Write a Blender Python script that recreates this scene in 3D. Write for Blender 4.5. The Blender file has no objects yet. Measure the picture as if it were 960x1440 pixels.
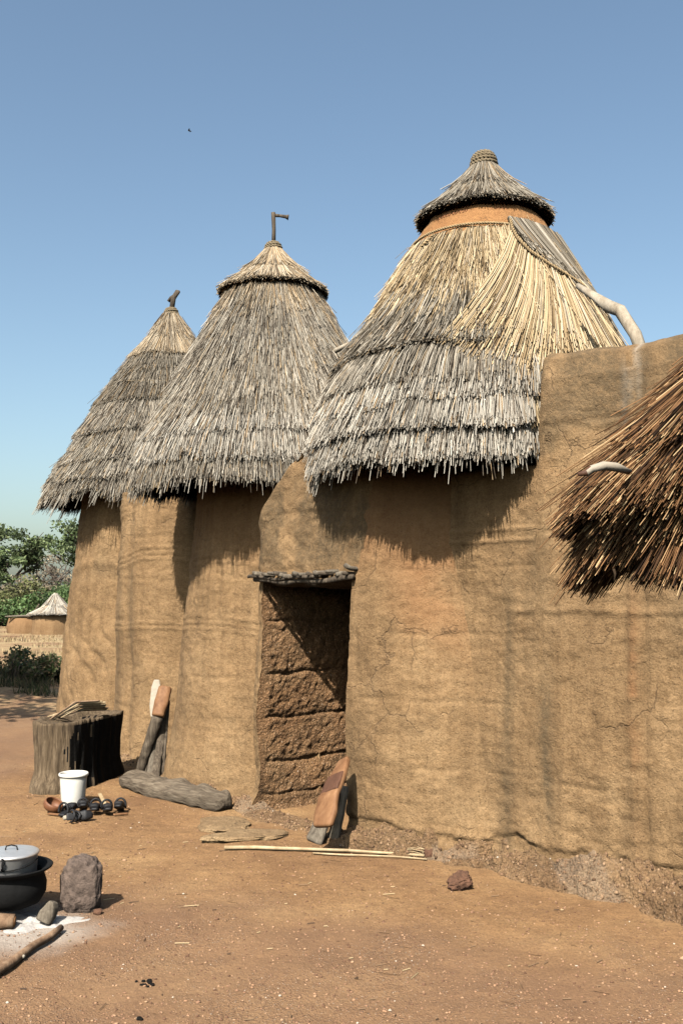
import bpy, bmesh, math, random
import numpy as np
from mathutils import Vector, Matrix

random.seed(7)
RNG = np.random.default_rng(11)
sc = bpy.context.scene
COL = sc.collection
F = 1400.0
TP = 120.0 / 1400.0
PIT = math.atan(TP)
CAMZ = 1.6
CP, SP = math.cos(PIT), math.sin(PIT)

# ---------------------------------------------------------------- view helpers
def ray(px, py):
    a, b = px - 480.0, 720.0 - py
    return Vector((a, F * CP - b * SP, F * SP + b * CP))
def P(px, py, Y):
    d = ray(px, py)
    return Vector((0, 0, CAMZ)) + d * (Y / d.y)
def G(px, py, z=0.0):
    d = ray(px, py)
    return Vector((0, 0, CAMZ)) + d * ((z - CAMZ) / d.z)
def zat(py, Y): return P(480, py, Y).z
def rad(half, py, Y): return P(480 + half, py, Y).x

# ---------------------------------------------------------------- noise
def _h(ix, iy, iz, seed):
    n = (ix * 374761393 + iy * 668265263 + iz * 2147483647 + seed * 1274126177) & 0xFFFFFFFF
    n = ((n ^ (n >> 13)) * 1274126177) & 0xFFFFFFFF
    n = (n ^ (n >> 16)) & 0xFFFFFFFF
    return n / 4294967295.0
def vnoise(p, seed=0):
    p = np.asarray(p, float)
    i = np.floor(p).astype(np.int64); f = p - i
    f = f * f * f * (f * (f * 6 - 15) + 10)
    r = 0
    for dx in (0, 1):
        for dy in (0, 1):
            for dz in (0, 1):
                w = (f[:, 0] if dx else 1 - f[:, 0]) * (f[:, 1] if dy else 1 - f[:, 1]) * (f[:, 2] if dz else 1 - f[:, 2])
                r = r + w * _h(i[:, 0] + dx, i[:, 1] + dy, i[:, 2] + dz, seed)
    return r * 2 - 1
def fbm(p, sc_=1.0, oct=4, seed=0, gain=.5):
    p = np.asarray(p, float) * sc_
    a, s = 1.0, 0
    for k in range(oct):
        s = s + a * vnoise(p, seed + k * 17); p = p * 2.03; a *= gain
    return s
def sstep(a, b, x):
    t = np.clip((x - a) / (b - a), 0, 1); return t * t * (3 - 2 * t)

# ---------------------------------------------------------------- mesh helpers
def link(name, me, mat=None, parent=None, smooth=False):
    o = bpy.data.objects.new(name, me); COL.objects.link(o)
    if mat: me.materials.append(mat)
    if parent is not None: o.parent = parent
    if smooth:
        me.polygons.foreach_set('use_smooth', np.ones(len(me.polygons), bool))
    return o
def fastmesh(name, V, Fq, cols=None):
    """V (n,3), Fq (m,k) equal-size faces"""
    me = bpy.data.meshes.new(name)
    V = np.ascontiguousarray(V, np.float32); Fq = np.ascontiguousarray(Fq, np.int32)
    m, k = Fq.shape
    me.vertices.add(len(V)); me.vertices.foreach_set('co', V.ravel())
    me.loops.add(m * k); me.loops.foreach_set('vertex_index', Fq.ravel())
    me.polygons.add(m)
    me.polygons.foreach_set('loop_start', np.arange(0, m * k, k, dtype=np.int32))
    me.update(calc_edges=True)
    if cols is not None:
        a = me.color_attributes.new('Col', 'FLOAT_COLOR', 'POINT')
        c = np.ones((len(V), 4), np.float32); c[:, :3] = cols
        a.data.foreach_set('color', c.ravel())
    me.validate()
    return me
def gridfaces(nu, nv, wrap=False, mask=None):
    iu = np.arange(nu if wrap else nu - 1); iv = np.arange(nv - 1)
    A, B = np.meshgrid(iu, iv, indexing='ij'); A = A.ravel(); B = B.ravel()
    A2 = (A + 1) % nu
    f = np.stack([A * nv + B, A2 * nv + B, A2 * nv + B + 1, A * nv + B + 1], 1)
    if mask is not None: f = f[mask[A, B]]
    return f
def empty(name, loc, rz=0.0, parent=None):
    o = bpy.data.objects.new(name, None); COL.objects.link(o)
    o.location = loc; o.rotation_euler = (0, 0, rz); o.empty_display_size = .1
    if parent is not None: o.parent = parent
    return o
def absorb(a, b):
    """merge mesh object b into a (same parent, no rotation), keeping materials"""
    off = len(a.data.materials)
    for m in b.data.materials: a.data.materials.append(m)
    bm = bmesh.new(); bm.from_mesh(a.data)
    n0 = len(bm.faces); bm.from_mesh(b.data); bm.faces.ensure_lookup_table()
    for f in bm.faces[n0:]: f.material_index += off
    bm.to_mesh(a.data); bm.free()
    me = b.data; bpy.data.objects.remove(b); bpy.data.meshes.remove(me)
def tag(o, label=None, cat=None, group=None, kind=None):
    if label: o['label'] = label
    if cat: o['category'] = cat
    if group: o['group'] = group
    if kind: o['kind'] = kind
    return o
def tube_arrays(paths, radii, sides=6, closed=True, jit=0.0):
    """paths: list of (k,3); radii: list of (k,)"""
    V, Fc, off = [], [], 0
    tri = []
    for p, r in zip(paths, radii):
        p = np.asarray(p, float); k = len(p); r = np.broadcast_to(np.asarray(r, float), (k,))
        t = np.gradient(p, axis=0); t /= np.linalg.norm(t, axis=1)[:, None] + 1e-9
        ref = np.array([0, 0, 1.0]) if abs(t[0, 2]) < .9 else np.array([1.0, 0, 0])
        n = np.cross(t, ref); n /= np.linalg.norm(n, axis=1)[:, None] + 1e-9
        for q in range(1, k):
            n[q] = n[q - 1] - t[q] * np.dot(n[q - 1], t[q]); n[q] /= np.linalg.norm(n[q]) + 1e-9
        b = np.cross(t, n)
        a = np.linspace(0, 2 * math.pi, sides, endpoint=False)
        ring = p[:, None, :] + r[:, None, None] * (np.cos(a)[None, :, None] * n[:, None, :] + np.sin(a)[None, :, None] * b[:, None, :])
        if jit: ring = ring + RNG.normal(0, 1, ring.shape) * (jit * r[:, None, None])
        V.append(ring.reshape(-1, 3))
        for i in range(k - 1):
            for j in range(sides):
                j2 = (j + 1) % sides
                Fc.append((off + i * sides + j, off + i * sides + j2, off + (i + 1) * sides + j2, off + (i + 1) * sides + j))
        if closed:
            tri.append(tuple(off + j for j in range(sides))[::-1]); tri.append(tuple(off + (k - 1) * sides + j for j in range(sides)))
        off += k * sides
    return np.concatenate(V), Fc, tri
def tubes(name, paths, radii, mat, parent=None, sides=6, smooth=True, jit=0.0):
    V, Fc, tri = tube_arrays(paths, radii, sides, True, jit)
    me = bpy.data.meshes.new(name); me.from_pydata(V.tolist(), [], Fc + tri); me.update()
    return link(name, me, mat, parent, smooth)
def lathe(name, prof, mat, parent=None, n=40, loc=(0, 0, 0), smooth=True, wob=0.0, seed=0):
    prof = np.asarray(prof, float)
    a = np.linspace(0, 2 * math.pi, n, endpoint=False)
    A, I = np.meshgrid(a, np.arange(len(prof)), indexing='ij')
    r = prof[I, 0]; z = prof[I, 1]
    V = np.stack([r * np.cos(A), r * np.sin(A), z], -1).reshape(-1, 3)
    if wob: V = V + V * np.array([1, 1, 0]) * (fbm(V + seed * 3.1, 9, 3, seed) * wob)[:, None]
    V = V + np.array(loc)
    return link(name, fastmesh(name, V, gridfaces(n, len(prof), True)), mat, parent, smooth)
def rock_mesh(name, size, mat, loc, parent=None, seed=0, rough=.18, sub=4, rz=0, flat=0.0, tilt=(0, 0), ridged=0.0, freq=3.0):
    bm = bmesh.new(); bmesh.ops.create_icosphere(bm, subdivisions=sub, radius=1)
    V = np.array([v.co[:] for v in bm.verts])
    Vc = np.sign(V) * np.abs(V) ** .75
    d = 1 + rough * fbm(V * .8 + seed * 5.3, 1.2, 2, seed) + rough * .45 * fbm(V + seed, freq, 3, seed + 3)
    if ridged: d = d - ridged * np.abs(fbm(V + seed, 8, 2, seed + 8))
    V = Vc * d[:, None] * np.array(size)
    if flat: V[:, 2] = np.minimum(V[:, 2], size[2] * flat + .04 * size[2] * fbm(V * 20, 1, 2, seed))
    M = Matrix.Rotation(rz, 3, 'Z') @ Matrix.Rotation(tilt[0], 3, 'X') @ Matrix.Rotation(tilt[1], 3, 'Y')
    V = V @ np.array(M).T
    for v, c in zip(bm.verts, V): v.co = c
    me = bpy.data.meshes.new(name); bm.to_mesh(me); bm.free()
    o = link(name, me, mat, parent, True); o.location = loc
    return o

# ---------------------------------------------------------------- materials
def newmat(name):
    m = bpy.data.materials.new(name); m.use_nodes = True
    nt = m.node_tree; b = nt.nodes['Principled BSDF']
    b.inputs['Roughness'].default_value = .9
    b.inputs['Specular IOR Level'].default_value = .25
    return m, nt, b
def N(nt, t, **kw):
    n = nt.nodes.new(t)
    for k, v in kw.items():
        if k.startswith('i_'): n.inputs[int(k[2:])].default_value = v
        else: setattr(n, k, v)
    return n
def noise(nt, vec, scale, detail=4, rough=.55, stretch=None):
    if stretch:
        mp = N(nt, 'ShaderNodeMapping'); mp.inputs['Scale'].default_value = stretch
        nt.links.new(vec, mp.inputs[0]); vec = mp.outputs[0]
    n = N(nt, 'ShaderNodeTexNoise'); n.inputs['Scale'].default_value = scale
    n.inputs['Detail'].default_value = detail; n.inputs['Roughness'].default_value = rough
    nt.links.new(vec, n.inputs['Vector']); return n.outputs[0]
def ramp(nt, fac, stops):
    r = N(nt, 'ShaderNodeValToRGB'); e = r.color_ramp.elements
    while len(e) < len(stops): e.new(.5)
    for el, (p, c) in zip(e, stops):
        el.position = p; el.color = (*c, 1) if len(c) == 3 else c
    nt.links.new(fac, r.inputs[0]); return r.outputs[0]
def mix(nt, fac, a, b, mode='MIX'):
    m = N(nt, 'ShaderNodeMix'); m.data_type = 'RGBA'; m.blend_type = mode
    for sock, v in ((m.inputs[0], fac), (m.inputs[6], a), (m.inputs[7], b)):
        if isinstance(v, bpy.types.NodeSocket): nt.links.new(v, sock)
        elif isinstance(v, (int, float)): sock.default_value = v
        else: sock.default_value = (*v, 1)
    return m.outputs[2]
def mth(nt, op, a, b=None, c=None):
    m = N(nt, 'ShaderNodeMath'); m.operation = op
    for i, v in enumerate((a, b, c)):
        if v is None: continue
        if isinstance(v, bpy.types.NodeSocket): nt.links.new(v, m.inputs[i])
        else: m.inputs[i].default_value = v
    return m.outputs[0]
def bump(nt, b, h, strength=.5, dist=.01, prev=None):
    n = N(nt, 'ShaderNodeBump'); n.inputs['Strength'].default_value = strength; n.inputs['Distance'].default_value = dist
    nt.links.new(h, n.inputs['Height'])
    if prev is not None: nt.links.new(prev, n.inputs['Normal'])
    nt.links.new(n.outputs[0], b.inputs['Normal']); return n.outputs[0]
def coords(nt):
    return N(nt, 'ShaderNodeNewGeometry').outputs['Position']
def attr(nt, name='Col'):
    a = N(nt, 'ShaderNodeAttribute'); a.attribute_name = name; return a
def voro(nt, vec, scale, feature='F1', out=0):
    v = N(nt, 'ShaderNodeTexVoronoi'); v.feature = feature; v.inputs['Scale'].default_value = scale
    nt.links.new(vec, v.inputs['Vector']); return v.outputs[out]

def mud_mat(name, rough_bump=1.0, base=None, pebbly=False):
    m, nt, b = newmat(name); g = coords(nt)
    base = base or [(.25, (.224, .140, .068)), (.5, (.304, .193, .097)), (.75, (.374, .248, .130))]
    c = ramp(nt, noise(nt, g, 2.3, 6, .62), base)
    c2 = ramp(nt, noise(nt, g, 26, 5, .7), [(.3, (.76, .72, .66)), (.52, (1, 1, 1)), (.8, (1.12, 1.10, 1.06))])
    c = mix(nt, 1.0, c, c2, 'MULTIPLY')
    # rain streaks
    st = ramp(nt, noise(nt, g, 7.5, 5, .7, (1, 1, .06)), [(.38, (.62, .60, .58)), (.56, (1, 1, 1))])
    c = mix(nt, .55, c, st, 'MULTIPLY')
    hz = ramp(nt, noise(nt, g, 4, 4, .65, (.35, .35, 3.2)), [(.36, (.78, .74, .68)), (.55, (1, 1, 1))])
    c = mix(nt, .22, c, hz, 'MULTIPLY')
    gr = ramp(nt, noise(nt, g, 90, 4, .75), [(.38, (.50, .46, .40)), (.5, (1, 1, 1)), (.62, (1.28, 1.25, 1.2))])
    c = mix(nt, .5, c, gr, 'MULTIPLY')
    sm = ramp(nt, noise(nt, g, 9, 6, .8, (1, 1, 2.6)), [(.36, (.70, .66, .60)), (.50, (1, 1, 1)), (.68, (1.14, 1.12, 1.08))])
    c = mix(nt, .34, c, sm, 'MULTIPLY')
    a = attr(nt); sep = N(nt, 'ShaderNodeSeparateColor'); nt.links.new(a.outputs[0], sep.inputs[0])
    brk = ramp(nt, noise(nt, g, 30, 6, .78), [(.36, (.35,) * 3), (.56, (1,) * 3)])
    c = mix(nt, mth(nt, 'MULTIPLY', sep.outputs[0], brk), c, (.125, .086, .046))
    c = mix(nt, mth(nt, 'MULTIPLY', sep.outputs[1], .75), c, (.30, .135, .055))
    c = mix(nt, mth(nt, 'MULTIPLY', sep.outputs[2], mth(nt, 'MULTIPLY_ADD', brk, .5, .5)), c, (.62, .56, .47))
    # dark pits and small pale stones
    pit = ramp(nt, voro(nt, g, 42), [(.10, (0, 0, 0)), (.22, (1, 1, 1))])
    pm = ramp(nt, noise(nt, g, 7, 3), [(.44, (0, 0, 0)), (.56, (1, 1, 1))])
    c = mix(nt, mth(nt, 'MULTIPLY', mth(nt, 'SUBTRACT', 1.0, pit), mth(nt, 'MULTIPLY', pm, .8)), c, (.12, .075, .04))
    if pebbly:
        v = voro(nt, g, 60); v2 = voro(nt, g, 60, out=1)
        pebc = ramp(nt, v2, [(0, (.20, .10, .05)), (.5, (.33, .19, .10)), (.93, (.42, .30, .2)), (.97, (.8, .72, .62))])
        c = mix(nt, ramp(nt, v, [(.22, (.65,) * 3), (.40, (0,) * 3)]), c, pebc)
    # hairline cracks
    wn = N(nt, 'ShaderNodeTexNoise'); wn.inputs['Scale'].default_value = 4; wn.inputs['Detail'].default_value = 5; nt.links.new(g, wn.inputs['Vector'])
    dv_ = N(nt, 'ShaderNodeVectorMath'); dv_.operation = 'MULTIPLY_ADD'; nt.links.new(wn.outputs[1], dv_.inputs[0]); dv_.inputs[1].default_value = (.35, .35, .35); nt.links.new(g, dv_.inputs[2])
    ce = voro(nt, dv_.outputs[0], 1.5, 'DISTANCE_TO_EDGE')
    cl_ = mth(nt, 'MULTIPLY', ramp(nt, ce, [(.002, (1,) * 3), (.009, (0,) * 3)]), ramp(nt, noise(nt, g, 1.9, 3), [(.50, (0,) * 3), (.57, (1,) * 3)]))
    c = mix(nt, mth(nt, 'MULTIPLY', cl_, .45), c, (.09, .055, .03))
    nt.links.new(c, b.inputs['Base Color'])
    h1 = noise(nt, g, 22, 6, .7); h2 = noise(nt, g, 110, 4, .7)
    p = bump(nt, b, h1, .7 * rough_bump, .03)
    p = bump(nt, b, h2, .6 * rough_bump, .006, p)
    p = bump(nt, b, pit, .5, .006, p)
    p = bump(nt, b, mth(nt, 'SUBTRACT', 1.0, cl_), .6, .008, p)
    if pebbly: bump(nt, b, voro(nt, g, 60), .8, -.012, p)
    return m
M_mud = mud_mat('mud_plaster')
M_mudr = mud_mat('rough_mud', 1.9, [(.25, (.105, .056, .027)), (.5, (.17, .095, .045)), (.78, (.25, .15, .075))], True)
M_plinth = mud_mat('eroded_mud', 2.2, [(.25, (.22, .13, .068)), (.5, (.33, .205, .108)), (.75, (.42, .28, .155))], True)

def ground_mat():
    m, nt, b = newmat('dry_soil'); g = coords(nt)
    c = ramp(nt, noise(nt, g, .9, 6, .62), [(.30, (.195, .103, .045)), (.5, (.297, .170, .075)), (.70, (.410, .258, .120))])
    c = mix(nt, .75, c, ramp(nt, noise(nt, g, 13, 6, .75, (.7, 1.4, 1)), [(.3, (.66, .60, .55)), (.52, (1, 1, 1)), (.78, (1.18, 1.15, 1.1))]), 'MULTIPLY')
    c = mix(nt, .85, c, ramp(nt, noise(nt, g, 75, 5, .78), [(.38, (.50, .45, .40)), (.5, (1, 1, 1)), (.62, (1.25, 1.22, 1.18))]), 'MULTIPLY')
    a = attr(nt); sep = N(nt, 'ShaderNodeSeparateColor'); nt.links.new(a.outputs[0], sep.inputs[0])
    c = mix(nt, mth(nt, 'MULTIPLY', sep.outputs[0], .55), c, (.215, .125, .075))
    # gravel: r ; straw litter field: g ; ash grey : b
    v = voro(nt, g, 95); vc = voro(nt, g, 95, out=1)
    peb = ramp(nt, vc, [(0, (.16, .085, .05)), (.4, (.30, .17, .10)), (.8, (.42, .29, .19)), (.97, (.70, .62, .52))])
    gm = mth(nt, 'MULTIPLY', ramp(nt, noise(nt, g, 1.7, 4, .6), [(.40, (.12,) * 3), (.62, (1,) * 3)]), sep.outputs[0])
    c = mix(nt, mth(nt, 'MULTIPLY', ramp(nt, v, [(.25, (.75,) * 3), (.45, (0,) * 3)]), gm), c, peb)
    v3 = voro(nt, g, 28)
    c = mix(nt, ramp(nt, v3, [(.06, (.75,) * 3), (.12, (0,) * 3)]), c, (.14, .08, .05))
    field = ramp(nt, noise(nt, g, .35, 6, .75), [(.34, (.22, .11, .06)), (.47, (.36, .23, .12)), (.58, (.46, .34, .18)), (.70, (.27, .19, .10))])
    field = mix(nt, .8, field, ramp(nt, noise(nt, g, 9, 4, .7), [(.36, (.45, .43, .38)), (.55, (1, 1, 1))]), 'MULTIPLY')
    c = mix(nt, sep.outputs[1], c, field)
    c = mix(nt, sep.outputs[2], c, (.42, .37, .32))
    nt.links.new(c, b.inputs['Base Color'])
    p = bump(nt, b, noise(nt, g, 9, 6, .7), .5, .03)
    p = bump(nt, b, noise(nt, g, 60, 5, .75), .75, .009, p)
    vh = ramp(nt, v, [(.1, (1,) * 3), (.5, (0,) * 3)])
    bump(nt, b, mth(nt, 'MULTIPLY', vh, gm), .8, .008, p)
    return m
M_ground = ground_mat()

def attr_mat(name, rough=.75, spec=.3, bumpy=None, tint=None, trans=0.0):
    m, nt, b = newmat(name); a = attr(nt)
    c = a.outputs[0]
    nt.links.new(c, b.inputs['Base Color'])
    b.inputs['Roughness'].default_value = rough; b.inputs['Specular IOR Level'].default_value = spec
    if trans:
        t = N(nt, 'ShaderNodeBsdfTranslucent'); nt.links.new(c, t.inputs[0])
        ms = N(nt, 'ShaderNodeMixShader'); ms.inputs[0].default_value = trans
        nt.links.new(b.outputs[0], ms.inputs[1]); nt.links.new(t.outputs[0], ms.inputs[2])
        nt.links.new(ms.outputs[0], nt.nodes['Material Output'].inputs[0])
    return m
M_straw = attr_mat('straw', .8, .12)
M_leaf = attr_mat('leaves', .6, .3, trans=.25)
M_dry = attr_mat('dry_grass', .8, .2, trans=.1)

def wood_mat(name, c0, c1, c2, scale=6, stretch=(9, 9, .8), bs=.8, rough=.85, rot=0.0):
    m, nt, b = newmat(name)
    tc = N(nt, 'ShaderNodeTexCoord').outputs['Object']
    if rot:
        mr = N(nt, 'ShaderNodeMapping'); mr.inputs['Rotation'].default_value = (0, 0, rot); nt.links.new(tc, mr.inputs[0]); tc = mr.outputs[0]
    n1 = noise(nt, tc, scale, 6, .7, stretch)
    c = ramp(nt, n1, [(.3, c0), (.5, c1), (.7, c2)])
    c = mix(nt, .6, c, ramp(nt, noise(nt, tc, 5, 3), [(.3, (.6, .6, .6)), (.6, (1, 1, 1))]), 'MULTIPLY')
    nt.links.new(c, b.inputs['Base Color']); b.inputs['Roughness'].default_value = rough
    bump(nt, b, n1, bs, .012)
    return m
D_ = math.radians
def plain_mat(name, c, rough=.8, metal=0.0, spec=.3, var=.25, nscale=30, bs=.4, bd=.004):
    m, nt, b = newmat(name)
    tc = N(nt, 'ShaderNodeTexCoord').outputs['Object']
    n1 = noise(nt, tc, nscale, 5, .7)
    lo = tuple(x * (1 - var) for x in c); hi = tuple(min(1, x * (1 + var)) for x in c)
    nt.links.new(ramp(nt, n1, [(.3, lo), (.5, c), (.7, hi)]), b.inputs['Base Color'])
    b.inputs['Roughness'].default_value = rough; b.inputs['Metallic'].default_value = metal
    b.inputs['Specular IOR Level'].default_value = spec
    if bs: bump(nt, b, n1, bs, bd)
    return m
M_under = plain_mat('packed_thatch', (.060, .040, .024), .95, spec=.1, nscale=60, bs=1)
M_wooddark = wood_mat('weathered_dark_wood', (.035, .027, .02), (.095, .072, .05), (.20, .16, .115))
M_woodgrey = wood_mat('grey_wood', (.075, .058, .042), (.17, .14, .105), (.28, .24, .18))
M_log = wood_mat('weathered_log_wood', (.05, .036, .024), (.15, .115, .08), (.27, .22, .16), 6, (.8, 9, 9), 1.0, rot=D_(38))
M_stump = wood_mat('stump_bark', (.045, .03, .018), (.13, .09, .052), (.26, .19, .12), 9, (6, 6, .5), 1.4)
M_blackwood = plain_mat('black_wood', (.010, .009, .008), .95, spec=.1, nscale=25, bs=1, bd=.01)
M_orange = wood_mat('orange_wood', (.15, .068, .030), (.245, .12, .055), (.34, .185, .09), 5, (3, 3, .8), .3, .7)
M_patch = plain_mat('dark_brown_patch', (.10, .045, .025), .7)
M_branch = wood_mat('pale_branch', (.24, .19, .135), (.38, .32, .24), (.50, .44, .35), 5, (4, 4, 1.2), .7)
M_limewhite = plain_mat('white_paddle_wood', (.36, .31, .24), .8, var=.15)
M_bamboo = wood_mat('pale_cane', (.34, .23, .12), (.48, .36, .21), (.58, .46, .29), 6, (3, 3, 1), .2, .6)
M_stone = plain_mat('lava_stone', (.135, .098, .078), .95, var=.5, nscale=28, bs=1.0, bd=.02)
M_rock = plain_mat('red_clod', (.13, .065, .038), .95, var=.45, nscale=30, bs=1.0, bd=.012)
M_slab = mud_mat('flat_stone', 1.4, [(.25, (.27, .175, .095)), (.5, (.37, .25, .135)), (.75, (.45, .32, .18))])
M_bucket = plain_mat('white_plastic', (.76, .73, .66), .45, spec=.4, var=.10, nscale=11, bs=0)
M_iron = plain_mat('black_iron', (.008, .008, .008), .85, spec=.15, var=.4, nscale=20, bs=.5)
M_alu = plain_mat('aluminium', (.80, .79, .77), .42, metal=.75, var=.12, nscale=14, bs=.15)
M_ash = plain_mat('wood_ash', (.46, .43, .40), .95, var=.22, nscale=60, bs=1, bd=.006)
M_clay = plain_mat('brown_gourd', (.19, .075, .032), .6, spec=.4, var=.3, nscale=9, bs=.2)
M_black = plain_mat('black_leather', (.014, .014, .016), .6, spec=.3, var=.3, bs=.3)
M_cutwood = plain_mat('cut_wood', (.50, .24, .10), .8)
M_bark = plain_mat('tree_bark', (.14, .11, .085), .95, var=.4, nscale=12, bs=1, bd=.02)
M_fire = wood_mat('brown_stick_bark', (.12, .07, .04), (.26, .16, .095), (.40, .27, .17), 6, (3, 3, 1), .8)
M_bird = plain_mat('dark_plumage', (.03, .03, .035), .8, bs=0)
M_rope = plain_mat('straw_rope', (.20, .155, .095), .9, var=.4, nscale=60, bs=1)
M_ropegold = plain_mat('golden_straw_rope', (.36, .255, .135), .9, var=.35, nscale=60, bs=1)

# ---------------------------------------------------------------- ground
def bankf(x, y):
    return sstep(-3.6, -6.0, x + .12 * (y - 15)) * sstep(13.6, 17.0, y) * sstep(25, 18.5, y)
def gh(x, y):
    x = np.atleast_1d(np.asarray(x, float)); y = np.atleast_1d(np.asarray(y, float))
    p = np.stack([x, y, x * 0], 1)
    near = sstep(30, 12, np.hypot(x, y))
    h = fbm(p, .55, 3, 5) * .018 * near + fbm(p, 2.0, 2, 15) * .007 * near + fbm(p, 5, 3, 9) * .0055 * near
    h = h + bankf(x, y) * (.22 + .07 * fbm(p, 1.2, 3, 4))
    return h
def gz(x, y): return float(gh(x, y)[0])
def onG(px, py, dz=0.0):
    p = G(px, py); p.z = gz(p.x, p.y) + dz
    return p

def make_ground():
    def ax(lo, hi, c, n, fine):
        t = np.linspace(-1, 1, n); k = 6.2
        s = np.sinh(k * t) / np.sinh(k)
        return np.where(s < 0, c + s * (c - lo), c + s * (hi - c))
    xs = ax(-500, 500, 0, 420, 0); ys = ax(-300, 700, 6, 560, 0)
    # refine the yard in front of the house
    xs = np.unique(np.concatenate([xs, np.arange(-3.2, 2.6, .02)])); ys = np.unique(np.concatenate([ys, np.arange(3.4, 9.5, .02)]))
    X, Y = np.meshgrid(xs, ys, indexing='ij'); x = X.ravel(); y = Y.ravel()
    z = gh(x, y)
    cols = np.zeros((len(x), 3)); p = np.stack([x, y, z], 1)
    near = sstep(5.6, 4.4, y + .25 * x + .25 * fbm(p, 1.1, 3, 2))
    left = sstep(-2.6, -3.2, x + .1 * fbm(p, 2, 2, 7)) * sstep(8.4, 9.5, y)
    cols[:, 0] = np.clip(.22 + near + left, 0, 1)
    cols[:, 1] = sstep(12.8, 15.5, y + 1.0 * fbm(p, .5, 3, 3))
    ac = G(20, 1312)
    cols[:, 2] = .8 * sstep(.42, .12, np.hypot((x - ac.x) * .75, y - ac.y) + .06 * fbm(p, 7, 2, 6))
    o = link('ground', fastmesh('ground', p, gridfaces(len(xs), len(ys)), cols), M_ground, None, True)
    tag(o, 'bare reddish tan dirt yard running out to a dry field', None, kind='structure')
make_ground()

def scatter_stones():
    bm = bmesh.new(); bmesh.ops.create_icosphere(bm, subdivisions=1, radius=1)
    base = np.array([v.co[:] for v in bm.verts]); fc = np.array([[v.index for v in f.verts] for f in bm.faces]); bm.free()
    n = 17000
    y = 3.3 + 6.5 * RNG.random(n) ** 1.7; x = (RNG.random(n) * 2 - 1) * .40 * y
    keep = (x * .7 + (y - 6.45) * .72 < .1) | (x < -.7)
    x, y = x[keep], y[keep]; n = len(x)
    s = .0018 + .005 * RNG.random(n) ** 5 + .0012 * RNG.random(n); big = RNG.random(n) < .004; s[big] *= 2.2
    z = gh(x, y)
    V = base[None] * (1 + .25 * RNG.normal(0, 1, (n, len(base), 1))) * s[:, None, None] * np.array([1.15, 1, .62])
    V = V + np.stack([x, y, z + s * .25], 1)[:, None]
    pal = np.array([(.14, .075, .045), (.25, .14, .085), (.36, .22, .13), (.33, .19, .11), (.50, .41, .32)])
    ci = RNG.choice(5, n, p=[.32, .3, .21, .155, .015])
    C = np.repeat(pal[ci], len(base), 0)
    Fc = (fc[None] + (np.arange(n) * len(base))[:, None, None]).reshape(-1, 3)
    o = link('pebbles', fastmesh('pebbles', V.reshape(-1, 3), Fc, C), attr_mat('pebble', .9, .2), None)
    tag(o, 'scattered small pebbles and grit over the dirt yard', 'pebbles', kind='stuff')
    # twig and straw litter
    n = 520
    y = 3.4 + 6.3 * RNG.random(n) ** 1.4; x = (RNG.random(n) * 2 - 1) * .39 * y
    keep = (x * .7 + (y - 6.4) * .72 < 0) | (x < -.8)
    x, y = x[keep], y[keep]; n = len(x)
    a = RNG.random(n) * math.pi; L = .008 + .035 * RNG.random(n) ** 2.5; w = .0011 + .001 * RNG.random(n)
    z = gh(x, y) + .004
    d = np.stack([np.cos(a), np.sin(a), 0 * a], 1) * L[:, None]; q = np.stack([-np.sin(a), np.cos(a), 0 * a], 1) * w[:, None]
    c0 = np.stack([x, y, z], 1)
    up = np.array([0, 0, .003])
    V = np.stack([c0 - d - q, c0 + d - q, c0 + d + q + up, c0 - d + q + up], 1).reshape(-1, 3)
    Fc = np.arange(n * 4).reshape(n, 4)
    pal = np.array([(.07, .045, .03), (.45, .34, .19), (.22, .14, .08)])
    C = np.repeat(pal[RNG.choice(3, n, p=[.35, .25, .4])], 4, 0)
    o = link('straw_litter', fastmesh('litter', V, Fc, C), M_dry, None)
    tag(o, 'short bits of straw and twig strewn on the yard dirt', 'litter', kind='stuff')
scatter_stones()

# ---------------------------------------------------------------- house
house = tag(empty('mud_house', (0.2, 8.2, 0)), 'ochre mud tower house with three shaggy thatched cone roofs and a dark doorway', 'house')
HL = np.array([0.2, 8.2, 0.0])
def hlink(name, V, Fc, cols, mat, parent=None, smooth=True):
    if parent is None: parent = house
    me = fastmesh(name, np.asarray(V) - HL, Fc, cols)
    o = link(name, me, mat, None, smooth); o.parent = parent
    return o
def hsub(name, V, Fc, cols, mat, parent, smooth=True):
    # parent already carries the house offset through its own parent
    return hlink(name, V, Fc, cols, mat, parent, smooth)

C1 = np.array((-2.09, 12.2)); CA = np.array((-1.385, 10.6)); C2 = np.array((-.45, 9.0)); C3 = np.array((1.1, 7.45))
pA = np.array((-.62, 7.6)); pB = np.array((.05, 6.77))
tD = (pB - pA) / np.linalg.norm(pB - pA); nD = np.array((tD[1], -tD[0]))   # outward normal
if nD @ np.array((0, 1)) > 0: nD = -nD
iD = -nD

def courses(p, amp=.007):
    zc = np.mod(p[:, 2] + .02 * fbm(p * np.array([1, 1, 0]), 1.5, 3, 33) + .1, .42)
    return -amp * np.exp(-((zc - .21) / .013) ** 2) * sstep(-.25, .25, fbm(p * np.array([1, 1, .5]), 2.2, 3, 34))
def stains(p, extra=None):
    n = len(p); c = np.zeros((n, 3))
    px = 480 + p[:, 0] / p[:, 1] * 1400
    low = fbm(p, 3.0, 3, 31)
    # damp line low on the walls
    c[:, 0] = .14 * sstep(0, .7, low)
    return c

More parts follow.
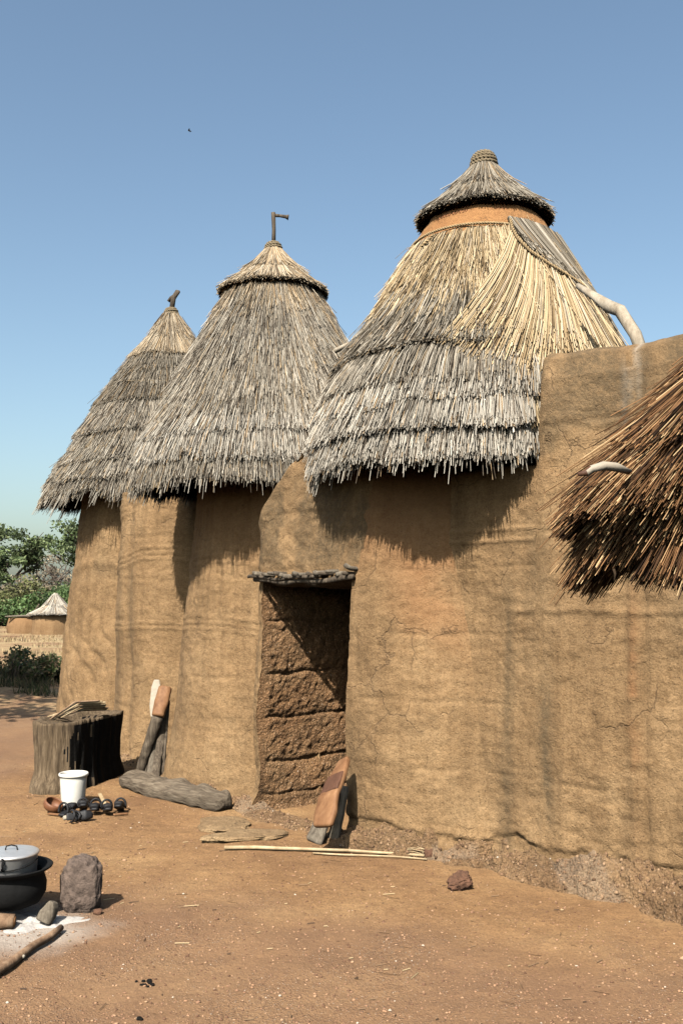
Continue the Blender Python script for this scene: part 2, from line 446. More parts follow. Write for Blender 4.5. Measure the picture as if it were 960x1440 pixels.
def mud_surface(name, U, Vv, fn, mat=M_mud, mask=None, wrap=False, amp=1.0, ridges=None, stain=None, parent=None, rough=0.0, fade=0.0):
    """fn(u, v) -> pos (n,3), nrm (n,3)"""
    A, B = np.meshgrid(U, Vv, indexing='ij'); u = A.ravel(); v = B.ravel()
    p, n = fn(u, v)
    d = fbm(p, 1.3, 3, 21) * .022 + fbm(p * np.array([1, 1, .6]), 6, 3, 22) * .006 + fbm(p, 24, 3, 23) * .0022
    d = d * amp + (courses(p) if mat is M_mud else 0) + .004 * fbm(p * np.array([1, 1, 3]), 7, 3, 29)
    if rough: d = d + (rough * (np.abs(fbm(p, 11, 3, 41)) - .4) + rough * .5 * fbm(p, 30, 3, 43)) * sstep(-.03, .06, u)
    if ridges is not None: d = d + ridges(u, v, p)
    if fade: d = d * sstep(0, fade, u)
    p = p + n * d[:, None]
    c = stains(p)
    if stain is not None: c = np.clip(c + stain(u, v, p), 0, 1)
    return hlink(name, p, gridfaces(len(U), len(Vv), wrap, mask), c, mat, parent)

def tower(name, C, r0, r1, z1, th0, th1, ridges=None, stain=None, bulge=0.0, step=.018, z0=-.08, wrapfull=False, amp=1.0, lean=(0, 0)):
    nth = int(abs(th1 - th0) * r0 / step) + 2; nz = int((z1 - z0) / step) + 2
    U = np.linspace(th0, th1, nth); Z = np.linspace(z0, z1, nz)
    def fn(u, z):
        t = np.clip((z - z0) / (z1 - z0), 0, 1)
        r = r0 + (r1 - r0) * t + bulge * np.sin(math.pi * t)
        if C is C2: r = r + .16 * t * sstep(D(246), D(272), u)
        if C is C3: r = r + .20 * t * sstep(D(245), D(216), u)
        r = r + .05 * np.exp(-np.maximum(z, 0) / .18)
        n = np.stack([np.cos(u), np.sin(u), 0 * u], 1)
        return np.stack([C[0] + lean[0] * t + r * n[:, 0], C[1] + lean[1] * t + r * n[:, 1], z], 1), n
    return mud_surface(name, U, Z, fn, ridges=ridges, stain=stain, amp=amp)

def gauss(x, c, s): return np.exp(-((x - c) / s) ** 2)
D = math.radians

# tower one (rear left): finger scrapes slanting up to the right
def r1(u, v, p):
    a = (u - D(250)) * 1.2
    w = np.sin((a * .75 + v * .55 + .10 * fbm(p, 2.5, 3, 6)) * 24)
    m = sstep(.15, .75, fbm(p, 2.2, 3, 77) + .35) * sstep(2.45, 2.1, v)
    return -.030 * np.maximum(w - .35, 0) * m + .018 * gauss(v, 1.95 + .05 * np.sin(u * 5), .05)
def s1(u, v, p):
    c = np.zeros((len(u), 3)); c[:, 0] = .35 * gauss(v, 1.95, .2) * (fbm(p, 3, 3, 5) > 0)
    return c
tower('tower_wall', C1, 1.33, 1.05, 3.05, D(90), D(450), r1, s1, amp=1.3, step=.025)

def arcridge(v, p, zc, n, gap, hgt=.011, sag=.05, cx=0.0, wid=.35):
    a = (p[:, 0] - cx) / wid
    z0 = zc - sag * a * a + .012 * fbm(p * np.array([1, 1, 0]), 4, 2, 5)
    return sum(hgt * gauss(v, z0 - k * gap, gap * .23) for k in range(n))
def rA(u, v, p):
    d = arcridge(v, p, 2.10, 3, .055, cx=-1.75) + arcridge(v, p, 1.36, 2, .05, sag=.02, cx=-1.75)
    d = d + arcridge(v, p, 2.62, 3, .06, .007, cx=-1.8)
    comb = np.sin(u * 95 + 1.2 * fbm(p, 3, 2, 4))
    d = d + .0035 * comb * sstep(1.3, 1.5, v) * sstep(0, .25, fbm(p, 1.6, 2, 14) + .15)
    return d - .035 * gauss(p[:, 0] / p[:, 1], -.2135, .004) * (v > 0)
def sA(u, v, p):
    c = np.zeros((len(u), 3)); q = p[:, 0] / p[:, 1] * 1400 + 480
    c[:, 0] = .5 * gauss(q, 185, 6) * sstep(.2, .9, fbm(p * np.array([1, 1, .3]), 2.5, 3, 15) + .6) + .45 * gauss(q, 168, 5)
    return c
tower('tower_wall', CA, 1.0, .93, 2.68, D(100), D(360), rA, sA, amp=1.0)

def r2(u, v, p):
    d = arcridge(v, p, 1.44, 3, .05, .008, sag=.03, cx=-1.1) + arcridge(v, p, 2.0, 3, .05, .006, sag=.05, cx=-1.0)
    return d + .0028 * np.sin(u * 80 + fbm(p, 3, 2, 4)) * sstep(1.2, 1.5, v)
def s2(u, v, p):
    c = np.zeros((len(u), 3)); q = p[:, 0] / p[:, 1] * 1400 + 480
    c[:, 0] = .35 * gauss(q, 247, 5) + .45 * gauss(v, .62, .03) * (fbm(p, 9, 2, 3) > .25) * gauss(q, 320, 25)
    c[:, 1] = .45 * sstep(1.7, 2.3, v)
    return c
tower('tower_wall', C2, 1.09, .82, 2.76, D(95), D(285), r2, s2, step=.016)

# tower three (front right of the door)
def r3(u, v, p):
    lipz = .165 + .03 * fbm(p * np.array([1, 1, 0]), 4, 3, 51) + .016 * fbm(p, 17, 3, 52)
    return -.024 * sstep(lipz, lipz - .03, v)
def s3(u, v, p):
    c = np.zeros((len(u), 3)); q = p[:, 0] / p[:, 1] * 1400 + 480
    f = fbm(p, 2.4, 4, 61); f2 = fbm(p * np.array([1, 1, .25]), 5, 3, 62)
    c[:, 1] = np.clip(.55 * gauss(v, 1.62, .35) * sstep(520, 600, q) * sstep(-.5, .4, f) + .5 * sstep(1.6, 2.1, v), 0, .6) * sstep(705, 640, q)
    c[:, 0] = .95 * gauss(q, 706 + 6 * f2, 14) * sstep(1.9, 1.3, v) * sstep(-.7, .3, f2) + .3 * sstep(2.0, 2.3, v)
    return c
thB = math.atan2(pB[1] - C3[1], pB[0] - C3[0])
tower('tower_wall', C3, 1.27, .96, 2.66, thB - .015 if thB > 0 else thB + 2 * math.pi - .015, D(272), r3, s3, step=.014, bulge=.02)

# right hand wall with parapet
W0 = np.array((.93, 6.19)); W1 = np.array((1.86, 5.24)); W2 = np.array((3.3, 3.95))
def wall_right():
    L1 = np.linalg.norm(W1 - W0); L2 = np.linalg.norm(W2 - W1)
    U = np.concatenate([np.arange(-.35, L1 + .5, .014), np.arange(L1 + .5, L1 + L2, .05)])
    zt = 3.0
    Vv = np.concatenate([np.linspace(0, 1, 205), np.linspace(1, 1.25, 14)[1:], np.linspace(1.25, 2, 22)[1:]])
    t1 = (W1 - W0) / L1; t2 = (W2 - W1) / L2
    def fn(u, v):
        s = sstep(L1 - .25, L1 + .25, u)
        p = np.where((u < L1)[:, None], W0 + t1 * u[:, None], W1 + t2 * (u - L1)[:, None])
        # soften the corner
        bow = .05 * np.sin(np.clip(u / .95, 0, 1) * math.pi) 
        t = t1[None] * (1 - s)[:, None] + t2[None] * s[:, None]; t /= np.linalg.norm(t, axis=1)[:, None]
        n = np.stack([t[:, 1], -t[:, 0]], 1); n = np.where((n[:, 1] > 0)[:, None], -n, n)
        q = P(764, 520, 5.9).x; 
        ztop = 2.35 + (zt - 2.35 + .012 * np.sin(u * 5)) * sstep(.33, .40, u)
        TT = .26
        front = np.clip(v, 0, 1); arc = np.clip((v - 1) / .25, 0, 1); back = np.clip((v - 1.25) / .75, 0, 1)
        rr = TT / 2 * np.clip(np.abs(u - .3) / .1, .25, 1)
        z = np.where(v <= 1, -.08 + front * (ztop - .08 + .08), np.where(v <= 1.25, ztop + .07 * np.sin(arc * math.pi), ztop - back * (ztop + .08)))
        off = np.where(v <= 1, 0, np.where(v <= 1.25, -TT / 2 * (1 - np.cos(arc * math.pi)), -TT))
        bat = -.06 * np.clip(z / 3, 0, 1) + .05 * np.exp(-np.maximum(z, 0) / .18) * (v <= 1)
        o = off + bat + bow * (v < 1.1)
        pos = np.stack([p[:, 0] + n[:, 0] * o, p[:, 1] + n[:, 1] * o, z], 1)
        sgn = np.where(v <= 1.12, 1.0, -1.0)
        vert = np.where((v > 1) & (v < 1.25), 1.0, 0.0)
        nn = np.stack([n[:, 0] * sgn * (1 - vert), n[:, 1] * sgn * (1 - vert), vert], 1)
        return pos, nn
    def rd(u, v, p):
        lipz = .185 + .035 * fbm(p * np.array([1, 1, 0]), 4, 3, 51) + .018 * fbm(p, 17, 3, 52)
        d = -.024 * sstep(lipz, lipz - .03, p[:, 2]) * (v < 1)
        # low relief lines and the plastered upright rib
        d = d + .012 * gauss(p[:, 2], 1.52 + .02 * fbm(p * np.array([1, 1, 0]), 3, 2, 8), .018) * sstep(.12, .2, u)
        d = d + .010 * gauss(p[:, 2], 2.02, .012) + .010 * gauss(p[:, 2], 1.95, .01) * (u < .45)
        d = d + .020 * gauss(u, .95, .035) * (v < 1) - .012 * gauss(u, 1.01, .02) * (v < 1)
        rb = .55 + .05 * np.sin(p[:, 2] * 9)
        # crack near the foot
        ck = .31 + .07 * fbm(p * np.array([1, 1, 0]), 2.2, 2, 65) + .035 * fbm(p * np.array([1, 1, 0]), 9, 4, 66)
        d = d - .012 * gauss(p[:, 2], ck, .006) * (u > .25) * (v < 1) * (fbm(p, 2, 2, 17) > -.15)
        d = d + .012 * (p[:, 2] > 2.62 + .06 * fbm(p * np.array([1, 1, 0]), 5, 3, 18)) * (v < 1)
        return d
    def st(u, v, p):
        c = np.zeros((len(u), 3)); f = fbm(p * np.array([1, 1, .2]), 5, 4, 71); f1 = fbm(p, 4, 4, 72); z = p[:, 2]
        c[:, 0] = (.95 * gauss(u, .40, .055) * sstep(1.35, .9, z) * sstep(.22, .32, z) * sstep(-.6, .2, f) + .75 * gauss(u, .10, .05) * sstep(2.2, 1.2, z) * sstep(-.7, .2, f)
                   + .6 * gauss(u, .35, .14) * gauss(z, 1.8, .3) * sstep(-.5, .3, f)
                   + .85 * sstep(2.46, 2.62, z + .09 * f1 + .05 * f) * sstep(-1.2, .1, f1 + f * .6)
                   + .4 * sstep(1.0, 1.25, u) * sstep(-.2, .5, f))
        c[:, 1] = .7 * gauss(u, .955, .03) * gauss(z, 1.0, .5) * sstep(-.3, .4, f1)
        c[:, 2] = .95 * gauss(u, .955, .036) * sstep(2.1, 2.7, z + .2 * f) * sstep(-.6, .2, f)
        return c
    mud_surface('parapet_wall', U, Vv, fn, ridges=rd, stain=st)
wall_right()

# doorway panel, standing proud between towers two and three
DW = float(np.linalg.norm(pB - pA)); LZ = 1.72
def jlA(z): return .02 * np.sin(z * 7) * sstep(1.75, 1.6, z) - .05 * sstep(.28, 0, z)
def jlB(z): return -.012 * np.sin(z * 6) * sstep(1.75, 1.6, z)
def paneld(p, u):
    z = p[:, 2]
    d = 1.1 * (fbm(p, 1.3, 3, 21) * .022 + fbm(p * np.array([1, 1, .6]), 6, 3, 22) * .006 + fbm(p, 24, 3, 23) * .0022)
    bl = fbm(p * np.array([1, 1, .8]), 3.2, 4, 81)
    return d + .018 * bl * sstep(1.8, 2.0, z) + .006 * fbm(p, 14, 3, 82)
def doorpanel():
    U = np.unique(np.concatenate([np.linspace(-.2, 0, 17), np.linspace(0, DW, 84), np.linspace(DW, DW + .2, 17)]))
    def ztop(u):
        return np.interp(u, [-.2, -.1, .0, .12, .3, .46, .62, .8, 1.4], [1.98, 2.16, 2.30, 2.42, 2.56, 2.66, 2.66, 2.62, 2.6])
    T = .30
    Vv = np.concatenate([np.linspace(0, 1, 200), np.linspace(1, 1.2, 10)[1:], np.linspace(1.2, 1.4, 3)[1:]])
    def fn(u, v):
        zt = ztop(u)
        fz = np.clip(v, 0, 1); arc = np.clip((v - 1) / .2, 0, 1)
        u_ = u
        z = np.where(v <= 1, -.08 + fz * (zt + .08), np.where(v <= 1.2, zt + .05 * np.sin(arc * math.pi), zt - (v - 1.2) / .2 * .5))
        off = np.where(v <= 1, 0, np.where(v <= 1.2, -T / 2 * (1 - np.cos(arc * math.pi)), -T))
        # rounded left end
        e = np.clip((u + .2) / .2, 0, 1); off = off - .24 * (1 - np.sqrt(1 - (1 - e) ** 2))
        e2 = np.clip((DW + .2 - u) / .16, 0, 1); off = off - .14 * (1 - np.sqrt(1 - (1 - e2) ** 2)) * (u > DW)
        bat = -.05 * np.clip(z / 2.6, 0, 1) + .07 * np.exp(-np.maximum(z, 0) / .15)
        o = off + bat
        u = u + jlA(z) * np.exp(-np.abs(u) / .06) + jlB(z) * np.exp(-np.abs(u - DW) / .06)
        pos = np.stack([pA[0] + tD[0] * u + nD[0] * o, pA[1] + tD[1] * u + nD[1] * o, z], 1)
        vert = ((v > 1) & (v < 1.2)) * 1.0
        n = np.stack([nD[0] * (1 - vert), nD[1] * (1 - vert), vert], 1)
        return pos, n
    def rd(u, v, p):
        z = p[:, 2]
        bl = fbm(p * np.array([1, 1, .8]), 3.2, 4, 81)
        return .018 * bl * sstep(1.8, 2.0, z) + .006 * fbm(p, 14, 3, 82) - .012 * gauss(u, -.055, .012) * sstep(1.6, 1.4, z) * (fbm(p, 3, 2, 83) > -.3)
    def st(u, v, p):
        c = np.zeros((len(u), 3)); f = fbm(p * np.array([1, 1, .45]), 3.2, 4, 84); z = p[:, 2]
        c[:, 0] = .8 * sstep(1.74, 1.9, z) * sstep(-.02, .35, f) * sstep(2.6, 2.3, z) + .5 * gauss(u, -.07, .02) * gauss(z, 1.05, .22) + .3 * gauss(u, -.1, .03)
        return c
    nU, nV = len(U), len(Vv)
    A, B = np.meshgrid(U, Vv, indexing='ij')
    zz = fn(A.ravel(), B.ravel())[0][:, 2].reshape(nU, nV)
    mask = ~((A > -1e-6) & (A < DW - 1e-6) & (zz < LZ) & (B < 1))
    mud_surface('doorway_wall', U, Vv, fn, mask=mask[:-1, :-1], ridges=rd, stain=st, amp=1.1)
doorpanel()

# far jamb of the doorway: rough courses of piled mud, seen lit by the sun
def jamb(name, p0, side, depth, mat, rough, courses=True):
    t = tD * side
    U = np.arange(0, depth, .010); Z = np.arange(-.08, LZ + .16, .010)
    def fn(u, z):
        bat = -.05 * np.clip(z / 2.6, 0, 1) + .07 * np.exp(-np.maximum(z, 0) / .15)
        ju = jlA(z) if side > 0 else jlB(z)
        e = np.stack([p0[0] + tD[0] * ju + nD[0] * bat, p0[1] + tD[1] * ju + nD[1] * bat, z], 1)
        d = paneld(e, u)
        uc = np.maximum(u, 0)
        k = np.exp(-uc / .16)
        off = (bat + d) * k; jt = ju * np.exp(-uc / .12)
        bev = .035 * (1 - np.sqrt(np.clip(1 - (1 - np.clip(uc / .06, 0, 1)) ** 2, 0, 1)))
        jt = jt - side * bev * 0 
        pos = np.stack([p0[0] + iD[0] * uc + nD[0] * off + tD[0] * jt, p0[1] + iD[1] * uc + nD[1] * off + tD[1] * jt, z], 1)
        pos[:, :2] -= t[None] * (.03 * np.clip((z - 1.2) / .5, 0, 1) * (1 - k))[:, None]
        pos[:, :2] += t[None] * (.07 * np.exp(-np.maximum(z, 0) / .12) * (1 - k))[:, None]
        return pos, np.stack([t[0] + 0 * u, t[1] + 0 * u, 0 * u], 1)
    def rd(u, v, p):
        if not courses: return 0 * u
        d = 0
        for zc, s in ((1.41, .010), (1.02, .014), (.69, .014), (.36, .016), (.12, .014)):
            zl = zc + .012 * fbm(np.stack([u, 0 * u + zc, 0 * u], 1), 7, 3, 19)
            d = d - .018 * gauss(v, zl, s * .8)
        cell = .33; ph = np.mod(v - .03, cell) / cell
        return (d + .010 * np.sin(math.pi * ph)) * sstep(-.01, .14, u)
    def st(u, v, p):
        c = np.zeros((len(u), 3)); c[:, 0] = .25 * sstep(0, .5, fbm(p, 4, 3, 99)); return c
    mud_surface(name, U, Z, fn, mat=mat, ridges=rd, rough=rough, stain=st, fade=.09)
jamb('door_jamb', pA, 1, 1.15, M_mudr, .012)
jamb('door_jamb', pB, -1, 1.0, M_mud, .004, False)

# threshold skirt: eroded mud spilling along the wall foot
def skirt():
    pts = []
    def arc(C, r, a0, a1, n):
        for a in np.linspace(a0, a1, n): pts.append((C[0] + r * math.cos(a), C[1] + r * math.sin(a), math.cos(a), math.sin(a)))
    ps = []
    arc(C1, 1.30, D(150), D(262), 14); ps.append((len(pts), 1))
    arc(CA, .98, D(205), D(262), 10)
    arc(C2, 1.07, D(190), D(250), 14)
    for s in np.linspace(-.14, DW + .1, 8): pts.append((pA[0] + tD[0] * s, pA[1] + tD[1] * s, nD[0], nD[1]))
    arc(C3, 1.25, thB + 2 * math.pi if thB < 0 else thB, D(262), 16)
    tW = (W1 - W0) / np.linalg.norm(W1 - W0); nW = np.array((tW[1], -tW[0])); nW = -nW if nW[1] > 0 else nW
    for s in np.linspace(.05, 1.3, 10): pts.append((W0[0] + tW[0] * s, W0[1] + tW[1] * s, nW[0], nW[1]))
    for s in np.linspace(.15, 1.5, 6): 
        t2 = (W2 - W1) / np.linalg.norm(W2 - W1); pts.append((W1[0] + t2[0] * s, W1[1] + t2[1] * s, nW[0], nW[1]))
    q = np.array(pts); d = np.r_[0, np.cumsum(np.linalg.norm(np.diff(q[:, :2], axis=0), axis=1))]
    # smooth
    U = np.arange(0, d[-1], .014)
    ker = np.ones(13) / 13
    c = [np.interp(U, d, q[:, k]) for k in range(4)]
    for k in range(4):
        e = np.r_[np.full(6, c[k][0]), c[k], np.full(6, c[k][-1])]; c[k] = np.convolve(e, ker, 'valid')
    X, Y, NX, NY = c; ln = np.hypot(NX, NY); NX /= ln; NY /= ln
    px = 480 + X / Y * 1400
    Hh = np.interp(px, [60, 170, 240, 260, 330, 352, 372, 480, 500, 560, 700, 740, 960, 1400], [.04, .05, .14, .15, .10, .10, .03, .03, .13, .17, .17, .21, .23, .24])
    Rr = np.interp(px, [60, 170, 240, 260, 330, 352, 372, 480, 500, 560, 700, 740, 960, 1400], [.12, .14, .30, .26, .18, .14, .20, .22, .19, .17, .20, .25, .29, .34])
    nv = 44; V = np.linspace(0, 1, nv)
    A, B = np.meshgrid(np.arange(len(U)), V, indexing='ij'); i = A.ravel(); v = B.ravel()
    r = -.07 + (Rr[i] + .07) * v
    z = Hh[i] * (1 - v) ** 1.15 * np.where(v < .1, .9, 1) - .05 * sstep(.85, 1, v)
    p = np.stack([X[i] + NX[i] * r, Y[i] + NY[i] * r, z], 1)
    nz_ = np.stack([NX[i] * .5, NY[i] * .5, 0 * z + .85], 1)
    env = np.clip(Hh[i] / .15, .25, 1.1)
    dd = (.050 * fbm(p, 3.4, 3, 91) + .032 * fbm(p, 9, 3, 92) + .014 * fbm(p, 30, 3, 93)) * env * sstep(1.05, .75, v)
    cr = np.abs(fbm(p, 2.6, 3, 94)); dd = dd - .022 * sstep(.07, .0, cr) * env
    p = p + nz_ * dd[:, None]
    cc = np.zeros((len(p), 3)); cc[:, 0] = .3 * sstep(.05, .5, fbm(p, 5, 3, 95)); cc[:, 2] = .15 * sstep(.1, .5, fbm(p, 3, 3, 96))
    pl = hlink('plinth', p, gridfaces(len(U), nv), cc, M_plinth)
    bm = bmesh.new(); bmesh.ops.create_icosphere(bm, subdivisions=1, radius=1)
    bv = np.array([q_.co[:] for q_ in bm.verts]); fc = np.array([[q_.index for q_ in f.verts] for f in bm.faces]); bm.free()
    n = 5200; ids = RNG.integers(0, len(p), n); s_ = .003 + .010 * RNG.random(n) ** 4
    V = bv[None] * (1 + .28 * RNG.normal(0, 1, (n, len(bv), 1))) * s_[:, None, None] + p[ids][:, None] + np.array((0, 0, .002))
    pc = np.array([(.12, .07, .04), (.22, .13, .075), (.30, .19, .11), (.34, .22, .13), (.60, .52, .42)])[RNG.choice(5, n, p=[.24, .32, .26, .165, .015])]
    o = hlink('embedded_pebbles', V.reshape(-1, 3), (fc[None] + (np.arange(n) * len(bv))[:, None, None]).reshape(-1, 3), np.repeat(pc, len(bv), 0), attr_mat('plinth_pebble', .9, .2)); o['kind'] = 'stuff'
skirt()

# rear enclosure, ceiling and terrace so the inside is dark
def rear():
    out = [(-.9, 9.9), (-1.2, 11.2), (-.6, 12.9), (1.5, 12.2), (3.6, 10.4), (4.9, 7.2), (3.32, 3.98)]
    V, Fc = [], []
    for k in range(len(out) - 1):
        a, b = np.array(out[k]), np.array(out[k + 1]); n = 12; m = 8
        for i in range(n + 1):
            for j in range(m + 1):
                q = a + (b - a) * i / n; V.append((q[0], q[1], -.08 + 2.9 * j / m))
        o = k * (n + 1) * (m + 1)
        for i in range(n):
            for j in range(m): Fc.append((o + i * (m + 1) + j, o + (i + 1) * (m + 1) + j, o + (i + 1) * (m + 1) + j + 1, o + i * (m + 1) + j + 1))
    V = np.array(V); V[:, :2] += .03 * fbm(V, 1.5, 2, 4)[:, None]
    o = hlink('rear_wall', V, np.array(Fc), np.zeros((len(V), 3)), M_mud)
    s = o.modifiers.new('t', 'SOLIDIFY'); s.thickness = .2; s.offset = 0
    pl = [(-.30, 8.05), (-.55, 9.7), (-1.2, 11.2), (-.6, 12.9), (1.5, 12.2), (3.6, 10.4), (4.9, 7.2), (3.3, 4.05), (1.95, 5.35), (1.0, 6.35), (.52, 6.80), (.20, 7.0)]
    for nm, z, th in (('terrace_floor', 2.2, .25),):
        me = bpy.data.meshes.new(nm); n = len(pl)
        V = [(x - HL[0], y - HL[1], z) for x, y in pl] + [(x - HL[0], y - HL[1], z - th) for x, y in pl]
        me.from_pydata(V, [], [tuple(range(n)), tuple(range(2 * n - 1, n - 1, -1))] + [(i, i + n, (i + 1) % n + n, (i + 1) % n) for i in range(n)])
        a = me.color_attributes.new('Col', 'FLOAT_COLOR', 'POINT'); a.data.foreach_set('color', [0, 0, 0, 1] * (2 * n))
        link(nm, me, M_mud, house)
rear()

# lintel of short sticks and roots
def lintel():
    paths, rr = [], []
    def at(s, o, z): return (pA[0] + tD[0] * s + nD[0] * o - HL[0], pA[1] + tD[1] * s + nD[1] * o - HL[1], z)
    for k, (o, z, r, s0, s1) in enumerate([(-.12, LZ + .085, .04, -.1, DW + .05), (-.19, LZ + .09, .045, -.1, DW + .1), (-.29, LZ + .09, .06, -.1, DW + .1), (-.43, LZ + .09, .07, -.1, DW + .1), (-.58, LZ + .09, .07, -.1, DW + .1), (-.73, LZ + .09, .07, -.1, DW + .1), (-.88, LZ + .09, .08, -.1, DW + .1), (.0, LZ + .015, .020, -.07, DW + .04), (.02, LZ + .04, .013, -.1, DW * .75), (-.10, LZ + .02, .04, -.1, DW + .1), (-.22, LZ + .02, .045, -.1, DW + .1), (-.35, LZ + .02, .045, -.1, DW + .1), (-.50, LZ + .02, .05, -.1, DW + .1), (-.65, LZ + .02, .05, -.1, DW + .1), (-.80, LZ + .02, .05, -.1, DW + .1), (-.95, LZ + .02, .05, -.1, DW + .1)]):  # upper inner poles added to stop light leaking through the gaps
        s = np.linspace(s0, s1, 12)
        paths.append([at(a, o + .008 * math.sin(a * 9 + k), z - .022 * math.sin(math.pi * (a - s0) / (s1 - s0)) + .008 * math.sin(a * 13 + k)) for a in s]); rr.append(r * (1 + .12 * np.sin(s * 21 + k)))
    beam = tubes('door_lintel', paths, rr, M_wooddark, house, 7, jit=.1)
    rnd = random.Random(4)
    for k in range(20):
        s = -.09 + (DW + .13) * k / 19 + rnd.uniform(-.015, .015)
        r = rnd.uniform(.012, .021); z = LZ + .045 + rnd.uniform(-.01, .02) - .015 * math.sin(math.pi * k / 16)
        e = rnd.uniform(.03, .075); dz = rnd.uniform(-.012, .03); ds = rnd.uniform(-.04, .02)
        tubes('stick_end', [[at(s, -.15, z), at(s + ds * .5, 0, z + dz * .3), at(s + ds, e, z + dz)]], [[r, r * 1.03, r * .95]], M_woodgrey if k % 3 else M_wooddark, beam, 7, jit=.12)
lintel()

# ---------------------------------------------------------------- thatch
def pal(n, kind):
    P_ = {
        'grey': ([(.215, .185, .145), (.31, .275, .22), (.415, .375, .31), (.13, .105, .08), (.055, .042, .03), (.34, .25, .15)], [.28, .25, .15, .16, .09, .07]),
        'greydk': ([(.165, .14, .105), (.245, .215, .17), (.36, .32, .26), (.095, .077, .055), (.045, .034, .024), (.27, .19, .11)], [.28, .24, .13, .18, .10, .07]),
        'pale': ([(.28, .25, .205), (.40, .365, .305), (.47, .43, .365), (.16, .13, .10), (.065, .05, .035), (.38, .27, .16)], [.26, .27, .20, .13, .08, .06]),
        'gold': ([(.33, .24, .135), (.44, .335, .20), (.54, .43, .275), (.22, .15, .08), (.10, .068, .04), (.40, .33, .24)], [.25, .26, .16, .16, .08, .09]),
        'warm': ([(.27, .21, .14), (.37, .30, .21), (.48, .41, .31), (.18, .135, .09), (.08, .058, .04), (.36, .25, .14)], [.26, .25, .15, .16, .08, .10]),
        'brown': ([(.11, .055, .024), (.19, .10, .045), (.32, .20, .10), (.05, .026, .013), (.02, .011, .007), (.42, .30, .165)], [.32, .25, .14, .16, .07, .06]),
    }[kind]
    c = np.array(P_[0])[RNG.choice(len(P_[0]), n, p=P_[1])]
    return c * (1 + .13 * RNG.normal(0, 1, (n, 1))).clip(.6, 1.4)

def straw_arrays(pts, w, up):
    """pts (n,K,3), w (n,), up (n,3) outward; triangular prisms"""
    n, K, _ = pts.shape
    t = pts[:, -1] - pts[:, 0]; t /= np.linalg.norm(t, axis=1)[:, None] + 1e-9
    s = np.cross(t, up); s /= np.linalg.norm(s, axis=1)[:, None] + 1e-9
    u = np.cross(s, t)
    tw = RNG.random(n) * 2.1
    V = np.empty((n, K, 3, 3))
    tap = np.linspace(1, .75, K)
    for j in range(3):
        a = tw + j * 2 * math.pi / 3
        off = (np.cos(a)[:, None] * s + np.sin(a)[:, None] * u) * w[:, None]
        V[:, :, j] = pts + off[:, None, :] * tap[None, :, None]
    base = (np.arange(n) * K * 3)[:, None, None, None]
    k = np.arange(K - 1)[None, :, None]; j = np.arange(3)[None, None, :]; j2 = (j + 1) % 3
    b = base[..., 0]
    f = np.stack([b + k * 3 + j, b + k * 3 + j2, b + (k + 1) * 3 + j2, b + (k + 1) * 3 + j], -1).reshape(-1, 4)
    return V.reshape(-1, 3), f

